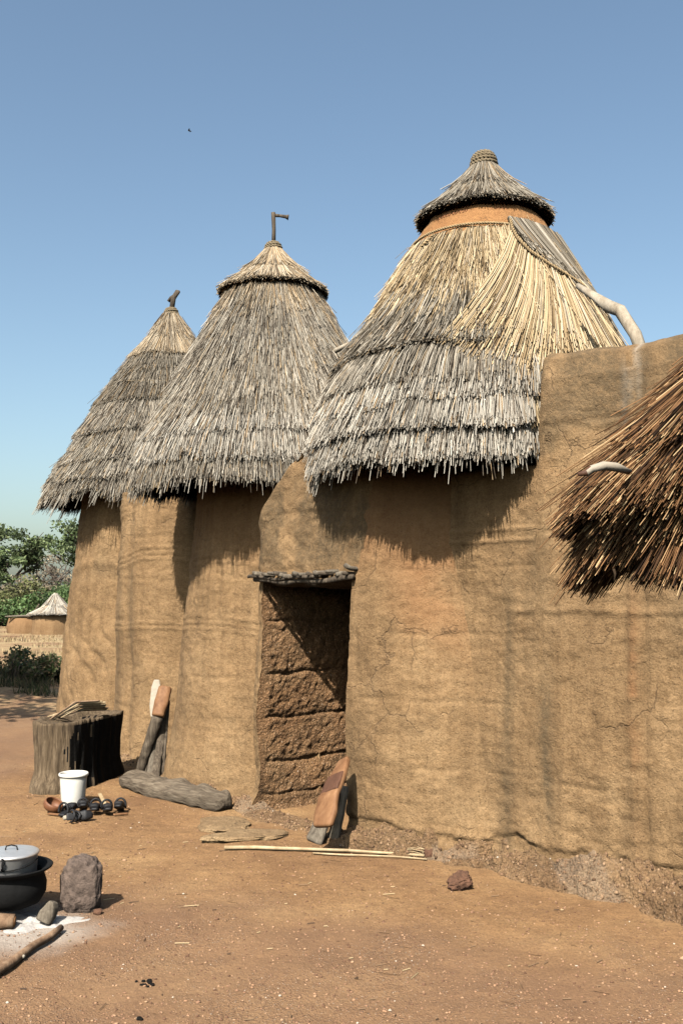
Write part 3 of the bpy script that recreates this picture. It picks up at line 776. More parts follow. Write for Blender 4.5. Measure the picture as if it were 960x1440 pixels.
DENS = 1.55
class Roof:
    def __init__(s, C0, Cb, prof):   # prof: list of (z, r) top to eave
        s.C0 = np.array(C0); s.Cb = np.array(Cb); pr = np.array(prof, float)
        d = np.r_[0, np.cumsum(np.hypot(np.diff(pr[:, 0]), np.diff(pr[:, 1])))]
        s.L = d[-1]; s.t = d / d[-1]; s.pr = pr
    def at(s, th, t, off=0.0):
        t = np.asarray(t, float); tc = np.clip(t, 0, 1); ex = t - tc
        z = np.interp(tc, s.t, s.pr[:, 0]); r = np.interp(tc, s.t, s.pr[:, 1])
        dz = s.pr[-1, 0] - s.pr[-2, 0]; dr = s.pr[-1, 1] - s.pr[-2, 1]; l = math.hypot(dz, dr)
        z = z + ex * s.L * dz / l * 1.05; r = r + ex * s.L * dr / l * .85
        sh = tc[..., None] ** 1.6 * (s.Cb - s.C0)
        n = s.nrm(th, t)
        return np.stack([s.C0[0] + sh[..., 0] + r * np.cos(th) + n[..., 0] * off, s.C0[1] + sh[..., 1] + r * np.sin(th) + n[..., 1] * off, z + n[..., 2] * off], -1)
    def nrm(s, th, t):
        tc = np.clip(t, .02, .98)
        z1 = np.interp(tc - .02, s.t, s.pr[:, 0]); z2 = np.interp(tc + .02, s.t, s.pr[:, 0])
        r1 = np.interp(tc - .02, s.t, s.pr[:, 1]); r2 = np.interp(tc + .02, s.t, s.pr[:, 1])
        a = np.arctan2(r2 - r1, z1 - z2)
        return np.stack([np.cos(a) * np.cos(th), np.cos(a) * np.sin(th), np.sin(a) + 0 * th], -1)
    def tier(s, n, t_tip, tlen, off0, off1, kind='grey', th=(0, 360), oj=.013, tmin=.005, jit=.03, w=(.0035, .0065), slant=0.0, tipfn=None, K=4, keep=None, kindfn=None, wav=.02, seed=0, lj=.35):
        a0, a1 = D(th[0]), D(th[1]); n = int(n * DENS)
        if th == (0, 360):
            nf = int(n * .78); ang = np.r_[RNG.uniform(D(150), D(375), nf), RNG.uniform(D(15), D(150), n - nf)]
        else: ang = RNG.uniform(a0, a1, n)
        cl = fbm(np.stack([np.cos(ang) * 3, np.sin(ang) * 3, ang * 0 + t_tip * 9 + seed], 1), 1.4, 3, 3 + seed)
        cf = fbm(np.stack([np.cos(ang) * 3, np.sin(ang) * 3, ang * 0 + t_tip * 9 + seed], 1), 9, 2, 5 + seed)
        tip = t_tip + wav * cl + wav * .5 * cf + jit * np.abs(RNG.normal(0, 1, n)) * RNG.choice([-1, .45], n)
        if tipfn is not None: tip = tip + tipfn(ang)
        tip = tip + (RNG.random(n) < .03) * .05 * RNG.random(n)
        L = tlen * (1 - lj * RNG.random(n))
        u = np.linspace(0, 1, K)[None]
        sl = slant + .045 * cl + .03 * cf + .050 * RNG.normal(0, 1, n) * .8
        rr = np.interp(np.clip(tip, 0, 1), s.t, s.pr[:, 1])
        T = np.maximum(tip[:, None] - L[:, None] * (1 - u), tmin)
        A = ang[:, None] + (sl / np.maximum(rr, .3))[:, None] * u * L[:, None] * s.L * 1.4
        clump = .016 * cf + .008 * cl
        O = off0 + (off1 - off0) * u ** 1.3 + clump[:, None] * u + (oj * RNG.normal(0, 1, n))[:, None]
        O = O + (np.abs(RNG.normal(0, 1, n)) * .02 * (RNG.random(n) < .05))[:, None] * u ** 2
        pts = s.at(A, T, O)
        if keep is not None:
            k = keep(pts, ang, tip); pts, ang, tip = pts[k], ang[k], tip[k]
        n = len(ang)
        up = s.nrm(ang, np.clip(tip, 0, 1))
        V, f = straw_arrays(pts, RNG.uniform(w[0], w[1], n), up)
        c = pal(n, kind)
        if kindfn is not None:
            for kd, m in kindfn(pts, ang, tip):
                c[m] = pal(int(m.sum()), kd)
        c = c * (1 + .18 * fbm(pts[:, -1], 2.5, 3, 8 + seed))[:, None].clip(.6, 1.4)
        return V, f, np.repeat(c, K * 3, 0)
def merge(parts):
    V, Fc, C, o = [], [], [], 0
    for v, f, c in parts:
        V.append(v); Fc.append(f + o); C.append(c); o += len(v)
    return np.concatenate(V), np.concatenate(Fc), np.concatenate(C)
def underlay(name, roof, parent, t0=0.0, t1=.97, off=-.05, clip=None):
    nu, nv = 120, 30
    A, T = np.meshgrid(np.linspace(0, 2 * math.pi, nu, endpoint=False), np.linspace(t0, t1, nv), indexing='ij')
    p = roof.at(A.ravel(), T.ravel(), off); p = p + .01 * fbm(p, 9, 2, 1)[:, None]
    if clip is not None: p = clip(p)
    return hlink(name, p, gridfaces(nu, nv, True), None, M_under, parent)
def ropeon(name, roof, path, r, mat, parent, off=.03, pitch=.05, strands=2):
    """path: list of (theta, t) ; twisted strands"""
    q = np.array(path, float); m = 400
    s = np.linspace(0, 1, len(q)); S = np.linspace(0, 1, m)
    th = np.interp(S, s, q[:, 0]); t = np.interp(S, s, q[:, 1])
    c = roof.at(th, t, off); ker = np.ones(15) / 15
    for k in range(3): c[7:-7, k] = np.convolve(c[:, k], ker, 'valid')
    tg = np.gradient(c, axis=0); d = np.r_[0, np.cumsum(np.linalg.norm(np.diff(c, axis=0), axis=1))]; tg /= np.linalg.norm(tg, axis=1)[:, None]
    up = roof.nrm(th, t); sd = np.cross(tg, up)
    paths = []
    for j in range(strands):
        a = d / pitch * 2 * math.pi + j * 2 * math.pi / strands
        paths.append(c + (np.cos(a)[:, None] * up + np.sin(a)[:, None] * sd) * r * .62 - HL)
    return tubes(name, paths, [np.full(m, r * .62)] * strands, mat, parent, 5)

# ---- roof three: big, golden above, grey below, short neck band of mud and a cap
def ang_keep3(pts, ang, tip):
    tipp = pts[:, -1]; px = 480 + tipp[:, 0] / tipp[:, 1] * 1400
    inside = tipp[:, 0] * .7 + tipp[:, 1] * .715   # in front of or behind the right wall
    lim = W0[0] * .7 + W0[1] * .715
    d = -((tipp[:, 0] - W0[0]) * -.715 * -1 * 0)  # unused
    nW = np.array((-.70, -.715)); sd = (tipp[:, 0] - W0[0]) * nW[0] + (tipp[:, 1] - W0[1]) * nW[1]
    along = (tipp[:, 0] - W0[0]) * .70 - (tipp[:, 1] - W0[1]) * .715
    bad = (along > .37 + .012 * np.sin(tipp[:, 2] * 31)) & (sd > -.33) & (tipp[:, 2] < 3.12)
    return ~bad
Y3 = 7.45
prof3 = [(zat(y, Y3), rad(h, y, Y3)) for y, h in ((322, 76), (345, 90), (400, 117), (490, 160), (570, 196))]
prof3.append((2.52, 1.11))
R3 = Roof((1.1, 7.45), (.975, 7.05), prof3)
def clip3(p):
    nW = np.array((-.70, -.715)); sd = (p[:, 0] - W0[0]) * nW[0] + (p[:, 1] - W0[1]) * nW[1]
    al = (p[:, 0] - W0[0]) * .70 - (p[:, 1] - W0[1]) * .715
    m = (al > .0) & (sd > -.14) & (sd < 1)
    p = p.copy(); p[m, 0] -= nW[0] * (sd[m] + .14); p[m, 1] -= nW[1] * (sd[m] + .14)
    return p
roof3 = underlay('thatched_roof', R3, house, .07, .96, clip=clip3)
tl = []
N3 = 1.0
def k3(pts, ang, tip):
    m = pts[:, :, 0].mean(1); return []
# golden main coat from neck to middle
for i, (tt, ln) in enumerate([(.30, .28), (.40, .34), (.50, .36), (.60, .40)]):
    tl.append(R3.tier(7500, tt, ln, .0, .05, 'gold', jit=.05, wav=.05, tmin=.115, seed=i, w=(.0022, .0042)))
# right hand side stays golden to the wall top
def right_only(pts, ang, tip):
    g = ang_keep3(pts, ang, tip); a = np.mod(ang, 2 * math.pi)
    lim = D(262) + .12 * np.sin(tip * 20)
    return g & ((a > lim) | (a < D(60)))
for i, (tt, ln) in enumerate([(.68, .46), (.78, .50), (.86, .50), (.93, .50)]):
    tl.append(R3.tier(4600, tt, ln, .045, .06, 'gold', th=(250, 380), jit=.05, wav=.05, seed=9 + i, keep=right_only, w=(.0022, .0042), slant=.12))
def left_only(pts, ang, tip):
    g = ang_keep3(pts, ang, tip); a = np.mod(ang, 2 * math.pi)
    return g & (~((a > D(270)) | (a < D(70))) | ((tip > .80) & (a < D(320))))
def tf3(a):   # the grey coat climbs higher on the left
    a = np.mod(a, 2 * math.pi); return .0 - .05 * np.cos(a - D(215)) 
greys = [(.64, .15, .05, .085, 4600), (.70, .20, .03, .10, 6200), (.785, .26, .02, .105, 6600), (.86, .26, .02, .115, 7000), (.945, .28, .02, .125, 7400), (1.03, .30, .01, .085, 8000), (1.02, .3, -.02, .02, 3500)]
for i, (tt, ln, o0, o1, n) in enumerate(greys):
    tl.append(R3.tier(n, tt, ln, o0, o1, 'greydk' if i < 2 else ('grey' if i < 3 else 'pale'), jit=(.035, .016, .016, .020, .018, .028, .03)[i], wav=(.03, .018, .018, .022, .018, .02, .02)[i], seed=20 + i, tipfn=tf3 if i < 2 else None, keep=left_only, w=(.0020, .0045), slant=-.02))
tl.append(R3.tier(220, 1.065, .3, .0, .06, 'pale', jit=.035, wav=.03, seed=33, keep=left_only, w=(.0022, .0042)))
V, f, c = merge(tl)
hlink('straw_coat', V, f, c, M_straw, roof3, False)
# fan of straw sewn on from the hem rope, slanting down to the left
def fan():
    n = 1900; u = RNG.random(n)
    th0 = D(279) + (D(318) - D(279)) * u ** 1.25; t0 = np.interp(u ** 1.25, [0, .1, .25, .45, .7, 1], [.15, .21, .27, .32, .36, .40]) + .015 * RNG.random(n)
    L = .28 + .24 * RNG.random(n); dth = -(.46 - .52 * u) * (L / .42) * 1.0
    k = np.linspace(0, 1, 4)[None]
    T = t0[:, None] + L[:, None] * k; A = th0[:, None] + dth[:, None] * k
    pts = R3.at(A, T, .06 + .04 * k + .010 * RNG.normal(0, 1, (n, 1)))
    ok = ang_keep3(pts, th0, T[:, -1]); pts = pts[ok]
    v, f_ = straw_arrays(pts, RNG.uniform(.0035, .006, len(pts)), R3.nrm(th0[ok], t0[ok]))
    return v, f_, np.repeat(pal(len(pts), 'gold'), 12, 0)
def fan2():
    n = 2600; u = RNG.random(n)
    th0 = D(279) + (D(330) - D(279)) * u; t0 = .085 + .03 * u
    L = np.minimum(.10 + .30 * u, .3) * (1 + .25 * RNG.random(n)); L = L * (1 + .3 * (RNG.random(n) < .3))
    k = np.linspace(0, 1, 4)[None]
    T = t0[:, None] + L[:, None] * k; A = th0[:, None] + (.30 * (L / .3))[:, None] * k
    pts = R3.at(A, T, .06 + .03 * k + .006 * RNG.normal(0, 1, (n, 1)))
    v, f_ = straw_arrays(pts, RNG.uniform(.0035, .006, len(pts)), R3.nrm(th0, t0))
    return v, f_, np.repeat(pal(len(pts), 'greydk'), 12, 0)
V, f, c = merge([fan(), fan2()])
hlink('straw_patch', V, f, c, M_straw, roof3, False)
# mud neck band
def band(name, roof, t0, t1, off, mat, parent):
    nu, nv = 200, 16
    A, T = np.meshgrid(np.linspace(0, 2 * math.pi, nu, endpoint=False), np.linspace(t0, t1, nv), indexing='ij')
    p = roof.at(A.ravel(), T.ravel(), off); p = p + roof.nrm(A.ravel(), T.ravel()) * (.012 * fbm(p, 7, 3, 3))[:, None]
    return hlink(name, p, gridfaces(nu, nv, True), np.tile((0, .75, 0), (nu * nv, 1)), mat, parent)
M_band = mud_mat('orange_mud', 1.2, [(.25, (.36, .18, .065)), (.5, (.47, .26, .10)), (.75, (.55, .33, .15))])
band('mud_band', R3, .0, .13, .03, M_band, roof3)
ropeon('hem_rope', R3, [(a, .125 + .022 * math.sin(a * 1 + .8)) for a in np.linspace(D(100), D(460), 40)], .010, M_ropegold, roof3, .05, .04)
ropeon('hem_rope', R3, [(D(279), .115), (D(279), .16), (D(281), .21), (D(287), .27), (D(296), .32), (D(307), .36), (D(316), .385)], .011, M_ropegold, roof3, .10, .045)
ropeon('hem_rope', R3, [(D(225), .13), (D(222), .155), (D(217), .175)], .009, M_ropegold, roof3, .07)
# inner sticks under the cap
def cap(roofC, ytip, yeave, half, Y, name, parent, kind, n, under_n=0, droop=.0, tiltx=0.0):
    zt, ze, R = zat(ytip, Y), zat(yeave, Y), rad(half, yeave, Y)
    RR = Roof(roofC, roofC, [(zt, .05), (zt - .5 * (zt - ze), R * .50), (ze + .12 * (zt - ze), R * .88), (ze, R)])
    u = underlay(name, RR, parent, 0, .96, -.02)
    ca_ = u.data.color_attributes.new('Col', 'FLOAT_COLOR', 'POINT')
    parts = [RR.tier(n, .60, .58, .0, .006, kind, jit=.03, w=(.0022, .004), wav=.01, lj=.15, oj=.004), RR.tier(int(n * 2.4), 1.01, .75, .0, .012, kind, jit=.010, w=(.0022, .0042), wav=.006, lj=.4, seed=3, oj=.004),
             RR.tier(int(n * 1.3), .99, .25, -.03, -.014, 'brown', jit=.012, w=(.0025, .004), wav=.006, seed=4, oj=.005)]
    V, f, c = merge(parts)
    absorb(u, hlink('straw_coat', V, f, c, M_straw, parent, False))
    return u, RR
cap3, RC3 = cap((1.1, 7.45), 226, 313, 92, Y3, 'roof_cap', roof3, 'greydk', 3600)
cap3_sticks = []
def ring_sticks(Rc, n, z0, z1, r0, r1, C, r, mat, parent, name):
    paths = []
    for k in range(n):
        a = 2 * math.pi * k / n + random.uniform(-.01, .01)
        paths.append([(C[0] + r0 * math.cos(a) - HL[0], C[1] + r0 * math.sin(a) - HL[1], z0), (C[0] + r1 * math.cos(a) - HL[0], C[1] + r1 * math.sin(a) - HL[1], z1)])
    return tubes(name, paths, [[r, r]] * n, mat, parent, 5)
M_redstick = plain_mat('reddish_sticks', (.36, .15, .065), .8, var=.3)
ring_sticks(None, 110, zat(304, Y3), zat(328, Y3), rad(66, 298, Y3), rad(86, 322, Y3), (1.1, 7.45), .006, M_redstick, roof3, 'stick_collar')
# coiled rope knob
def knob(C, z0, r0, h, mat, parent, turns=6, name='rope_knob', rr=.016):
    m = 40 * turns; s = np.linspace(0, 1, m); a = s * turns * 2 * math.pi
    ph = s * math.pi / 2
    r = r0 * (np.cos(ph) ** .55); r[-1] = 0; z = z0 + h * np.sin(ph) ** 1.1
    c = np.stack([C[0] + r * np.cos(a), C[1] + r * np.sin(a), z], 1)
    d = np.r_[0, np.cumsum(np.linalg.norm(np.diff(c, axis=0), axis=1))]
    paths = []
    tg = np.gradient(c, axis=0); tg /= np.linalg.norm(tg, axis=1)[:, None] + 1e-9
    up = np.stack([np.cos(a), np.sin(a), 0 * a + .3], 1); sd = np.cross(tg, up)
    for j in range(2):
        q = d / .055 * 2 * math.pi + j * math.pi
        paths.append(c + (np.cos(q)[:, None] * up + np.sin(q)[:, None] * sd) * rr * .55 - HL)
    k = tubes(name, paths, [np.full(m, rr * .62)] * 2, mat, parent, 5)
    return k
def core(C, z0, r0, h, mat, parent, name='knob_core'):
    a = np.linspace(0, math.pi / 2, 8)
    o = lathe(name, [(r0 * math.cos(x), z0 + h * math.sin(x)) for x in a], mat, parent, 20, (C[0] - HL[0], C[1] - HL[1], 0))
    return o
zk = zat(236, Y3)
kb = knob((1.1, 7.45), zk, .098, .115, M_rope, roof3, 6)
absorb(kb, core((1.1, 7.45), zk - .02, .088, .115, M_under, roof3))

# ---- roof two
Y2 = 9.0; A2x = P(384, 400, Y2).x
prof2 = [(zat(y, Y2), rad(h, y, Y2)) for y, h in ((398, 50), (420, 61), (480, 91), (520, 112), (590, 145), (640, 168))] + [(2.61, 1.13)]
R2 = Roof((A2x, Y2), (A2x - .01, Y2 - .22), prof2)
roof2 = underlay('thatched_roof', R2, house, 0, .96)
tl = []
t2 = [(.20, .26, 3800, 'warm', .04, .07), (.31, .34, 4600, 'grey', .04, .07), (.42, .34, 5200, 'grey', .042, .07), (.52, .34, 5600, 'grey', .045, .07), (.615, .32, 6000, 'grey', .045, .06), (.70, .30, 6200, 'grey', .05, .035),
      (.785, .28, 6400, 'grey', .055, .03), (.865, .26, 6800, 'pale', .07, .012), (.955, .26, 7600, 'pale', .085, .025), (1.03, .28, 8000, 'grey', .06, .03), (1.02, .3, 3500, 'grey', .01, .03)]
for i, (tt, ln, n, kd, o1, jt) in enumerate(t2):
    tl.append(R2.tier(n, tt, ln, .0 if i < 10 else -.03, o1, kd, jit=jt, wav=jt * .9, seed=40 + i, w=(.0018, .0040)))
tl.append(R2.tier(220, 1.06, .3, .0, .06, 'pale', jit=.035, wav=.03, seed=34, w=(.0022, .0042)))
V, f, c = merge(tl)
hlink('straw_coat', V, f, c, M_straw, roof2, False)
cap2, RC2 = cap((A2x, Y2), 348, 414, 74, Y2, 'roof_cap', roof2, 'warm', 3200)
z = zat(352, Y2)
kb = knob((A2x, Y2), z, .075, .07, M_rope, roof2, 4, rr=.014)
absorb(kb, core((A2x, Y2), z - .02, .066, .07, M_under, roof2))
zt, zb = zat(301, Y2), zat(345, Y2)
fin = tubes('roof_finial', [[(A2x - HL[0], Y2 - HL[1], zb - .05), (A2x + .005 - HL[0], Y2 - HL[1], (zb + zt) / 2), (A2x - HL[0], Y2 - HL[1], zt + .015)]], [[.021, .018, .021]], M_wooddark, roof2, 7, jit=.08)
arm = tubes('finial_arm', [[(A2x - HL[0], Y2 - HL[1], zt - .012), (A2x + .06 - HL[0], Y2 - .01 - HL[1], zt - .022), (A2x + .115 - HL[0], Y2 - .02 - HL[1], zt - .035), (A2x + .14 - HL[0], Y2 - .02 - HL[1], zt - .038)]], [[.017, .014, .017, .026]], M_wooddark, roof2, 7, jit=.08); absorb(fin, arm)

# ---- roof one
Y1 = 12.2; A1x = P(241, 440, Y1).x
prof1 = [(zat(y, Y1), rad(h, y, Y1)) for y, h in ((442, 8), (475, 26), (510, 50), (560, 83), (600, 105), (640, 125))] + [(2.82, 1.37)]
R1 = Roof((A1x, Y1), (A1x - .0, Y1 - .05), prof1)
roof1 = underlay('thatched_roof', R1, house, 0, .96)
tl = []
t1_ = [(.14, .13, 2200, 'warm', .03, .03), (.275, .24, 4000, 'warm', .05, .010), (.37, .22, 4200, 'greydk', .05, .03), (.455, .24, 4400, 'greydk', .055, .03), (.56, .26, 4800, 'greydk', .07, .014), (.645, .24, 5000, 'grey', .06, .03), (.725, .24, 5200, 'grey', .085, .014),
       (.81, .24, 5400, 'grey', .07, .025), (.89, .24, 5800, 'grey', .10, .014), (.965, .26, 6200, 'grey', .10, .025), (1.03, .28, 6400, 'grey', .06, .03), (1.02, .3, 3000, 'grey', .0, .03)]
for i, (tt, ln, n, kd, o1, jt) in enumerate(t1_):
    tl.append(R1.tier(n, tt, ln, .0 if i < 11 else -.04, o1, kd, jit=jt, wav=jt * 1.1, seed=60 + i, w=(.0022, .0048)))
tl.append(R1.tier(220, 1.08, .3, .0, .06, 'pale', jit=.03, wav=.03, seed=35, w=(.0026, .0046)))
V, f, c = merge(tl)
hlink('straw_coat', V, f, c, M_straw, roof1, False)
ropeon('binding_rope', R1, [(a, .455 + .012 * math.sin(a * 3)) for a in np.linspace(D(150), D(400), 30)], .010, M_rope, roof1, .06)
z = zat(445, Y1)
kb = knob((A1x, Y1), z, .085, .10, M_rope, roof1, 4, rr=.018)
absorb(kb, core((A1x, Y1), z - .02, .075, .10, M_under, roof1))
fa = P(241, 438, Y1) - Vector(HL); fb = P(244, 420, Y1) - Vector(HL); fc_ = P(251, 409, Y1) - Vector(HL); fd = P(237, 424, Y1) - Vector(HL)
fin = tubes('roof_finial', [[tuple(fa), tuple(fb), tuple(fc_)]], [[.035, .038, .032]], M_wooddark, roof1, 7, jit=.1)
arm = tubes('finial_arm', [[tuple(fb + Vector((0, 0, .02))), tuple((fb + fd) / 2 + Vector((0, 0, .03))), tuple(fd)]], [[.028, .022, .018]], M_wooddark, roof1, 6, jit=.1); absorb(fin, arm)

# bleached pole between roofs two and three
pp = [P(470, 494, 8.2), P(488, 485, 8.2), P(520, 478, 8.2)]
o = tubes('wooden_pole', [[tuple(x) for x in pp]], [[.022, .022, .022]], M_branch, None, 7)
tag(o, 'bleached pole tip showing in the gap between the middle and the largest thatched roof', 'pole')

# forked branch leaning on the big roof above the parapet
def branch():
    Yb = 6.0
    pts = [P(905, 505, 5.62), P(892, 470, 5.70), P(872, 438, 5.82), P(856, 432, 5.90), P(836, 418, 6.05), P(812, 402, 6.2)]
    o = tubes('forked_branch', [[tuple(x) for x in pts]], [[.034, .037, .038, .038, .028, .018]], M_branch, None, 9, jit=.05)
    p2 = [P(860, 436, 5.88), P(866, 432, 5.86), P(876, 429, 5.82)]
    tag(o, 'bleached forked branch leaning on the big thatched cone above the parapet', 'branch')
    return o
branch()

# ---------------------------------------------------------------- near straw roof at the right edge
def near_roof():
    C = np.array((.90, 1.65)); K_ = .81
    e = tag(empty('thatched_granary', (C[0], C[1], 0)), 'dark reddish straw roof edge jutting in from the right close to the viewer', 'thatched granary')
    H = np.array((C[0], C[1], 0.0))
    R = Roof(C, C, [(1.6 + (z_ - 1.6) * K_, r_ * K_) for z_, r_ in ((2.42, .03), (2.04, .34), (1.87, .51), (1.79, .585))])
    nu, nv = 80, 20
    A, T = np.meshgrid(np.linspace(0, 2 * math.pi, nu, endpoint=False), np.linspace(0, .86, nv), indexing='ij')
    p = R.at(A.ravel(), T.ravel(), -.05)
    u = link('roof_frame', fastmesh('roof_frame', p - H, gridfaces(nu, nv, True)), M_under, e, True)
    def tf(a):
        a = np.mod(a, 2 * math.pi)
        return .05 * np.sin(a * 9 + 1) + .035 * np.sin(a * 23)
    parts = []
    for i, (tt, ln, n, o0, o1) in enumerate([(.70, .7, 3600, .01, .035), (.84, .8, 5200, .0, .035), (.93, .85, 6800, -.01, .025), (1.0, .9, 7600, -.02, .01), (1.04, .9, 7600, -.03, -.03), (1.08, .9, 5200, -.04, -.06), (1.09, .8, 3600, -.06, -.09)]):
        parts.append(R.tier(n, tt, ln, o0, o1, 'brown', jit=.022, wav=.05, seed=80 + i, w=(.0008, .0016), tipfn=tf, lj=.25, th=(130, 330), slant=.04, oj=.009, K=5))
        if i < 5: parts.append(R.tier(n // 4, tt, ln, o0, o1, 'brown', jit=.03, wav=.05, seed=90 + i, w=(.0013, .0022), tipfn=tf, lj=.3, th=(-30, 130)))
    V, f, c = merge(parts)
    link('straw_coat', fastmesh('straw_coat', V - H, f, c), M_straw, e)
    # loose stems hanging below
    st, rr = [], []
    for (x0, y0, x1, y1, Y) in [(944, 752, 948, 806, 1.50), (965, 745, 930, 790, 1.48), (905, 760, 884, 800, 1.56), (915, 770, 890, 803, 1.56), (930, 750, 918, 780, 1.52), (862, 800, 863, 818, 1.56)]:
        a = P(x0, y0, Y); b = P(x1, y1, Y); m_ = (a + b) / 2 + Vector((.002, 0, .002))
        st.append([tuple(a - Vector(H)), tuple(m_ - Vector(H)), tuple(b - Vector(H))]); rr.append([.0022, .002, .0014])
    for s_, r_ in zip(st, rr): tubes('hanging_stem', [s_], [r_], M_under, e, 5)
    # round mud bin beneath the cone, beyond the picture's right edge
    o = lathe('bin_wall', [(.20, 0), (.27, .25), (.30, .7), (.28, 1.2), (.21, 1.6), (.18, 1.75)], M_mud, e, 40, (0.12, 0.02, 0), wob=.03)
    k = tubes('wooden_hook', [[tuple(P(812, 667, 1.38)), tuple(P(824, 665, 1.38)), tuple(P(830, 660, 1.38)), tuple(P(848, 655, 1.39)), tuple(P(866, 657, 1.40)), tuple(P(885, 664, 1.45))]], [[.0026, .005, .0053, .0064, .0066, .004]], M_limewhite, None, 9)
    k.data.materials.append(M_patch)
    for pl in k.data.polygons:
        if pl.center.x < P(827, 660, 1.38).x: pl.material_index = 1
    tag(k, 'smooth pale stick with a dark tip poking from the near straw roof', 'stick')
near_roof()

# ---------------------------------------------------------------- props in the yard
def board(name, path, widths, thick, face, mat, parent=None, nw=9, round_=.5, seed=0, wave=.0):
    """slab following path (k,3), width list, facing vector; edges rounded"""
    p = np.array([tuple(x) for x in path], float); k = len(p)
    s = np.linspace(0, 1, k); S = np.linspace(0, 1, 28)
    p = np.stack([np.interp(S, s, p[:, i]) for i in range(3)], 1); w = np.interp(S, s, widths)
    t = np.gradient(p, axis=0); t /= np.linalg.norm(t, axis=1)[:, None]
    f = np.array(face, float); f = f[None] - t * (t @ f)[:, None]; f /= np.linalg.norm(f, axis=1)[:, None]
    sd = np.cross(t, f)
    a = np.linspace(0, 2 * math.pi, 24, endpoint=False)
    cx = np.sign(np.cos(a)) * np.abs(np.cos(a)) ** round_; cy = np.sign(np.sin(a)) * np.abs(np.sin(a)) ** round_
    ee = np.clip(np.minimum(S, 1 - S) / .03, 0, 1) ** .5
    V = p[:, None] + sd[:, None] * (cx[None, :, None] * (w * (.85 + .15 * ee) / 2)[:, None, None]) + f[:, None] * (cy[None, :, None] * (thick / 2 * (.7 + .3 * ee))[:, None, None])
    V = V.reshape(-1, 3)
    V = V + (fbm(V + seed, 14, 3, seed) * thick * (.08 + wave))[:, None] * np.repeat(f, 24, 0)
    Fc = []
    for i in range(27):
        for j in range(24):
            Fc.append((i * 24 + j, (i + 1) * 24 + j, (i + 1) * 24 + (j + 1) % 24, i * 24 + (j + 1) % 24))
    Fc += [tuple(range(24)), tuple(27 * 24 + j for j in range(23, -1, -1))]
    me = bpy.data.meshes.new(name); me.from_pydata(V.tolist(), [], Fc); me.update()
    return link(name, me, mat, parent, True)

# hollowed tree stump
def stump():
    c = onG(100, 1108); base = Vector((c.x, c.y, 0))
    n, m = 160, 46
    out = np.array([(-.30, -.06), (-.27, -.22), (-.12, -.30), (.06, -.27), (.13, -.10), (.19, .12), (.26, .40), (.31, .62), (.20, .78), (.02, .74), (-.10, .50), (-.20, .30), (-.30, .12)]) 
    k = len(out); tt = np.linspace(0, k, n, endpoint=False)
    pts = np.stack([np.interp(tt, range(k + 1), np.r_[out[:, i], out[0, i]]) for i in range(2)], 1)
    for _ in range(14): pts = (np.roll(pts, 1, 0) + pts + np.roll(pts, -1, 0)) / 3
    cen = pts.mean(0)
    H = .56
    A, B = np.meshgrid(np.arange(n), np.arange(m), indexing='ij'); a = A.ravel(); b = B.ravel()
    zz = np.r_[np.linspace(-.05, H, 30), np.full(6, H), np.linspace(H - .03, H - .12, 10)]
    sc_ = np.r_[1.06 - .10 * sstep(0, .3, np.linspace(-.05, H, 30) / H) + .04 * sstep(.5, 1, np.linspace(-.05, H, 30) / H), np.linspace(.99, .80, 6), np.linspace(.74, 0.0, 10)]
    q = (pts[a] - cen) * sc_[b][:, None] + cen
    ztop = H + .02 * np.sin(pts[a, 1] * 5) + .0
    z = zz[b] + (b > 28) * .015 * fbm(np.stack([q[:, 0], q[:, 1], 0 * b], 1), 8, 3, 3)
    V = np.stack([q[:, 0], q[:, 1], z], 1)
    g = fbm(np.stack([np.cos(a / n * 6.283) * 9, np.sin(a / n * 6.283) * 9, z * .8], 1), 1.4, 4, 7)
    rd = pts[a] - cen; rd /= np.linalg.norm(rd, axis=1)[:, None]
    V[:, :2] += rd * (g * .020 * (b < 32))[:, None]
    o = link('hollow_stump', fastmesh('hollow_stump', V, gridfaces(n, m, True)), M_stump, None, True)
    o.location = (base.x, base.y, gz(c.x, c.y)); tag(o, 'squat bark covered stump block left of the house wall with a black right side', 'stump')
    # black material on the faces turned to the right
    o.data.materials.append(M_blackwood)
    mi = np.zeros(len(o.data.polygons), np.int32)
    for pl in o.data.polygons:
        c_ = pl.center
        if c_.x > .04 + .035 * math.sin(c_.z * 17 + c_.y * 3) - .12 * max(0, c_.y) and c_.z < H - .03 and c_.y < .72 and pl.normal.x > .25: mi[pl.index] = 1
    o.data.polygons.foreach_set('material_index', mi)
    # split cane bundle and folded mat on top
    top = gz(c.x, c.y) + H + .012
    f = tag(empty('cane_bundle', (c.x + .06, c.y + .12, top)), 'fan of split tan canes lying on the stump block', 'canes')
    rnd = random.Random(3)
    for i in range(13):
        a0 = .10 + i * .055; L = rnd.uniform(.40, .52)
        p0 = Vector((.17 + rnd.uniform(-.03, .03), .12 - i * .012, .012 + .008 * i)); d = Vector((-math.cos(a0 * .9), -.35 * math.sin(a0), .02 + .012 * rnd.random()))
        p1 = p0 + d * L
        board('cane_strip', [p0 + Vector((0, 0, .03)), (p0 + p1) / 2 + Vector((0, 0, .02)), p1 - Vector((0, 0, .03 + .008 * i))], [.020, .020, .012], .007, (0, -.3, 1), M_bamboo if i % 3 else M_fire, f, seed=i)
stump()

# bucket
def bucket():
    c = onG(103, 1130)
    o = lathe('plastic_bucket', [(0, .004), (.078, .004), (.086, .0), (.089, .006), (.102, .20), (.104, .222), (.112, .224), (.114, .232), (.112, .243), (.106, .247), (.101, .243), (.099, .22), (.084, .02), (0, .016)], M_bucket, None, 64)
    o.location = c; tag(o, 'white plastic bucket standing on the dirt in front of the dark stump', 'bucket')
bucket()

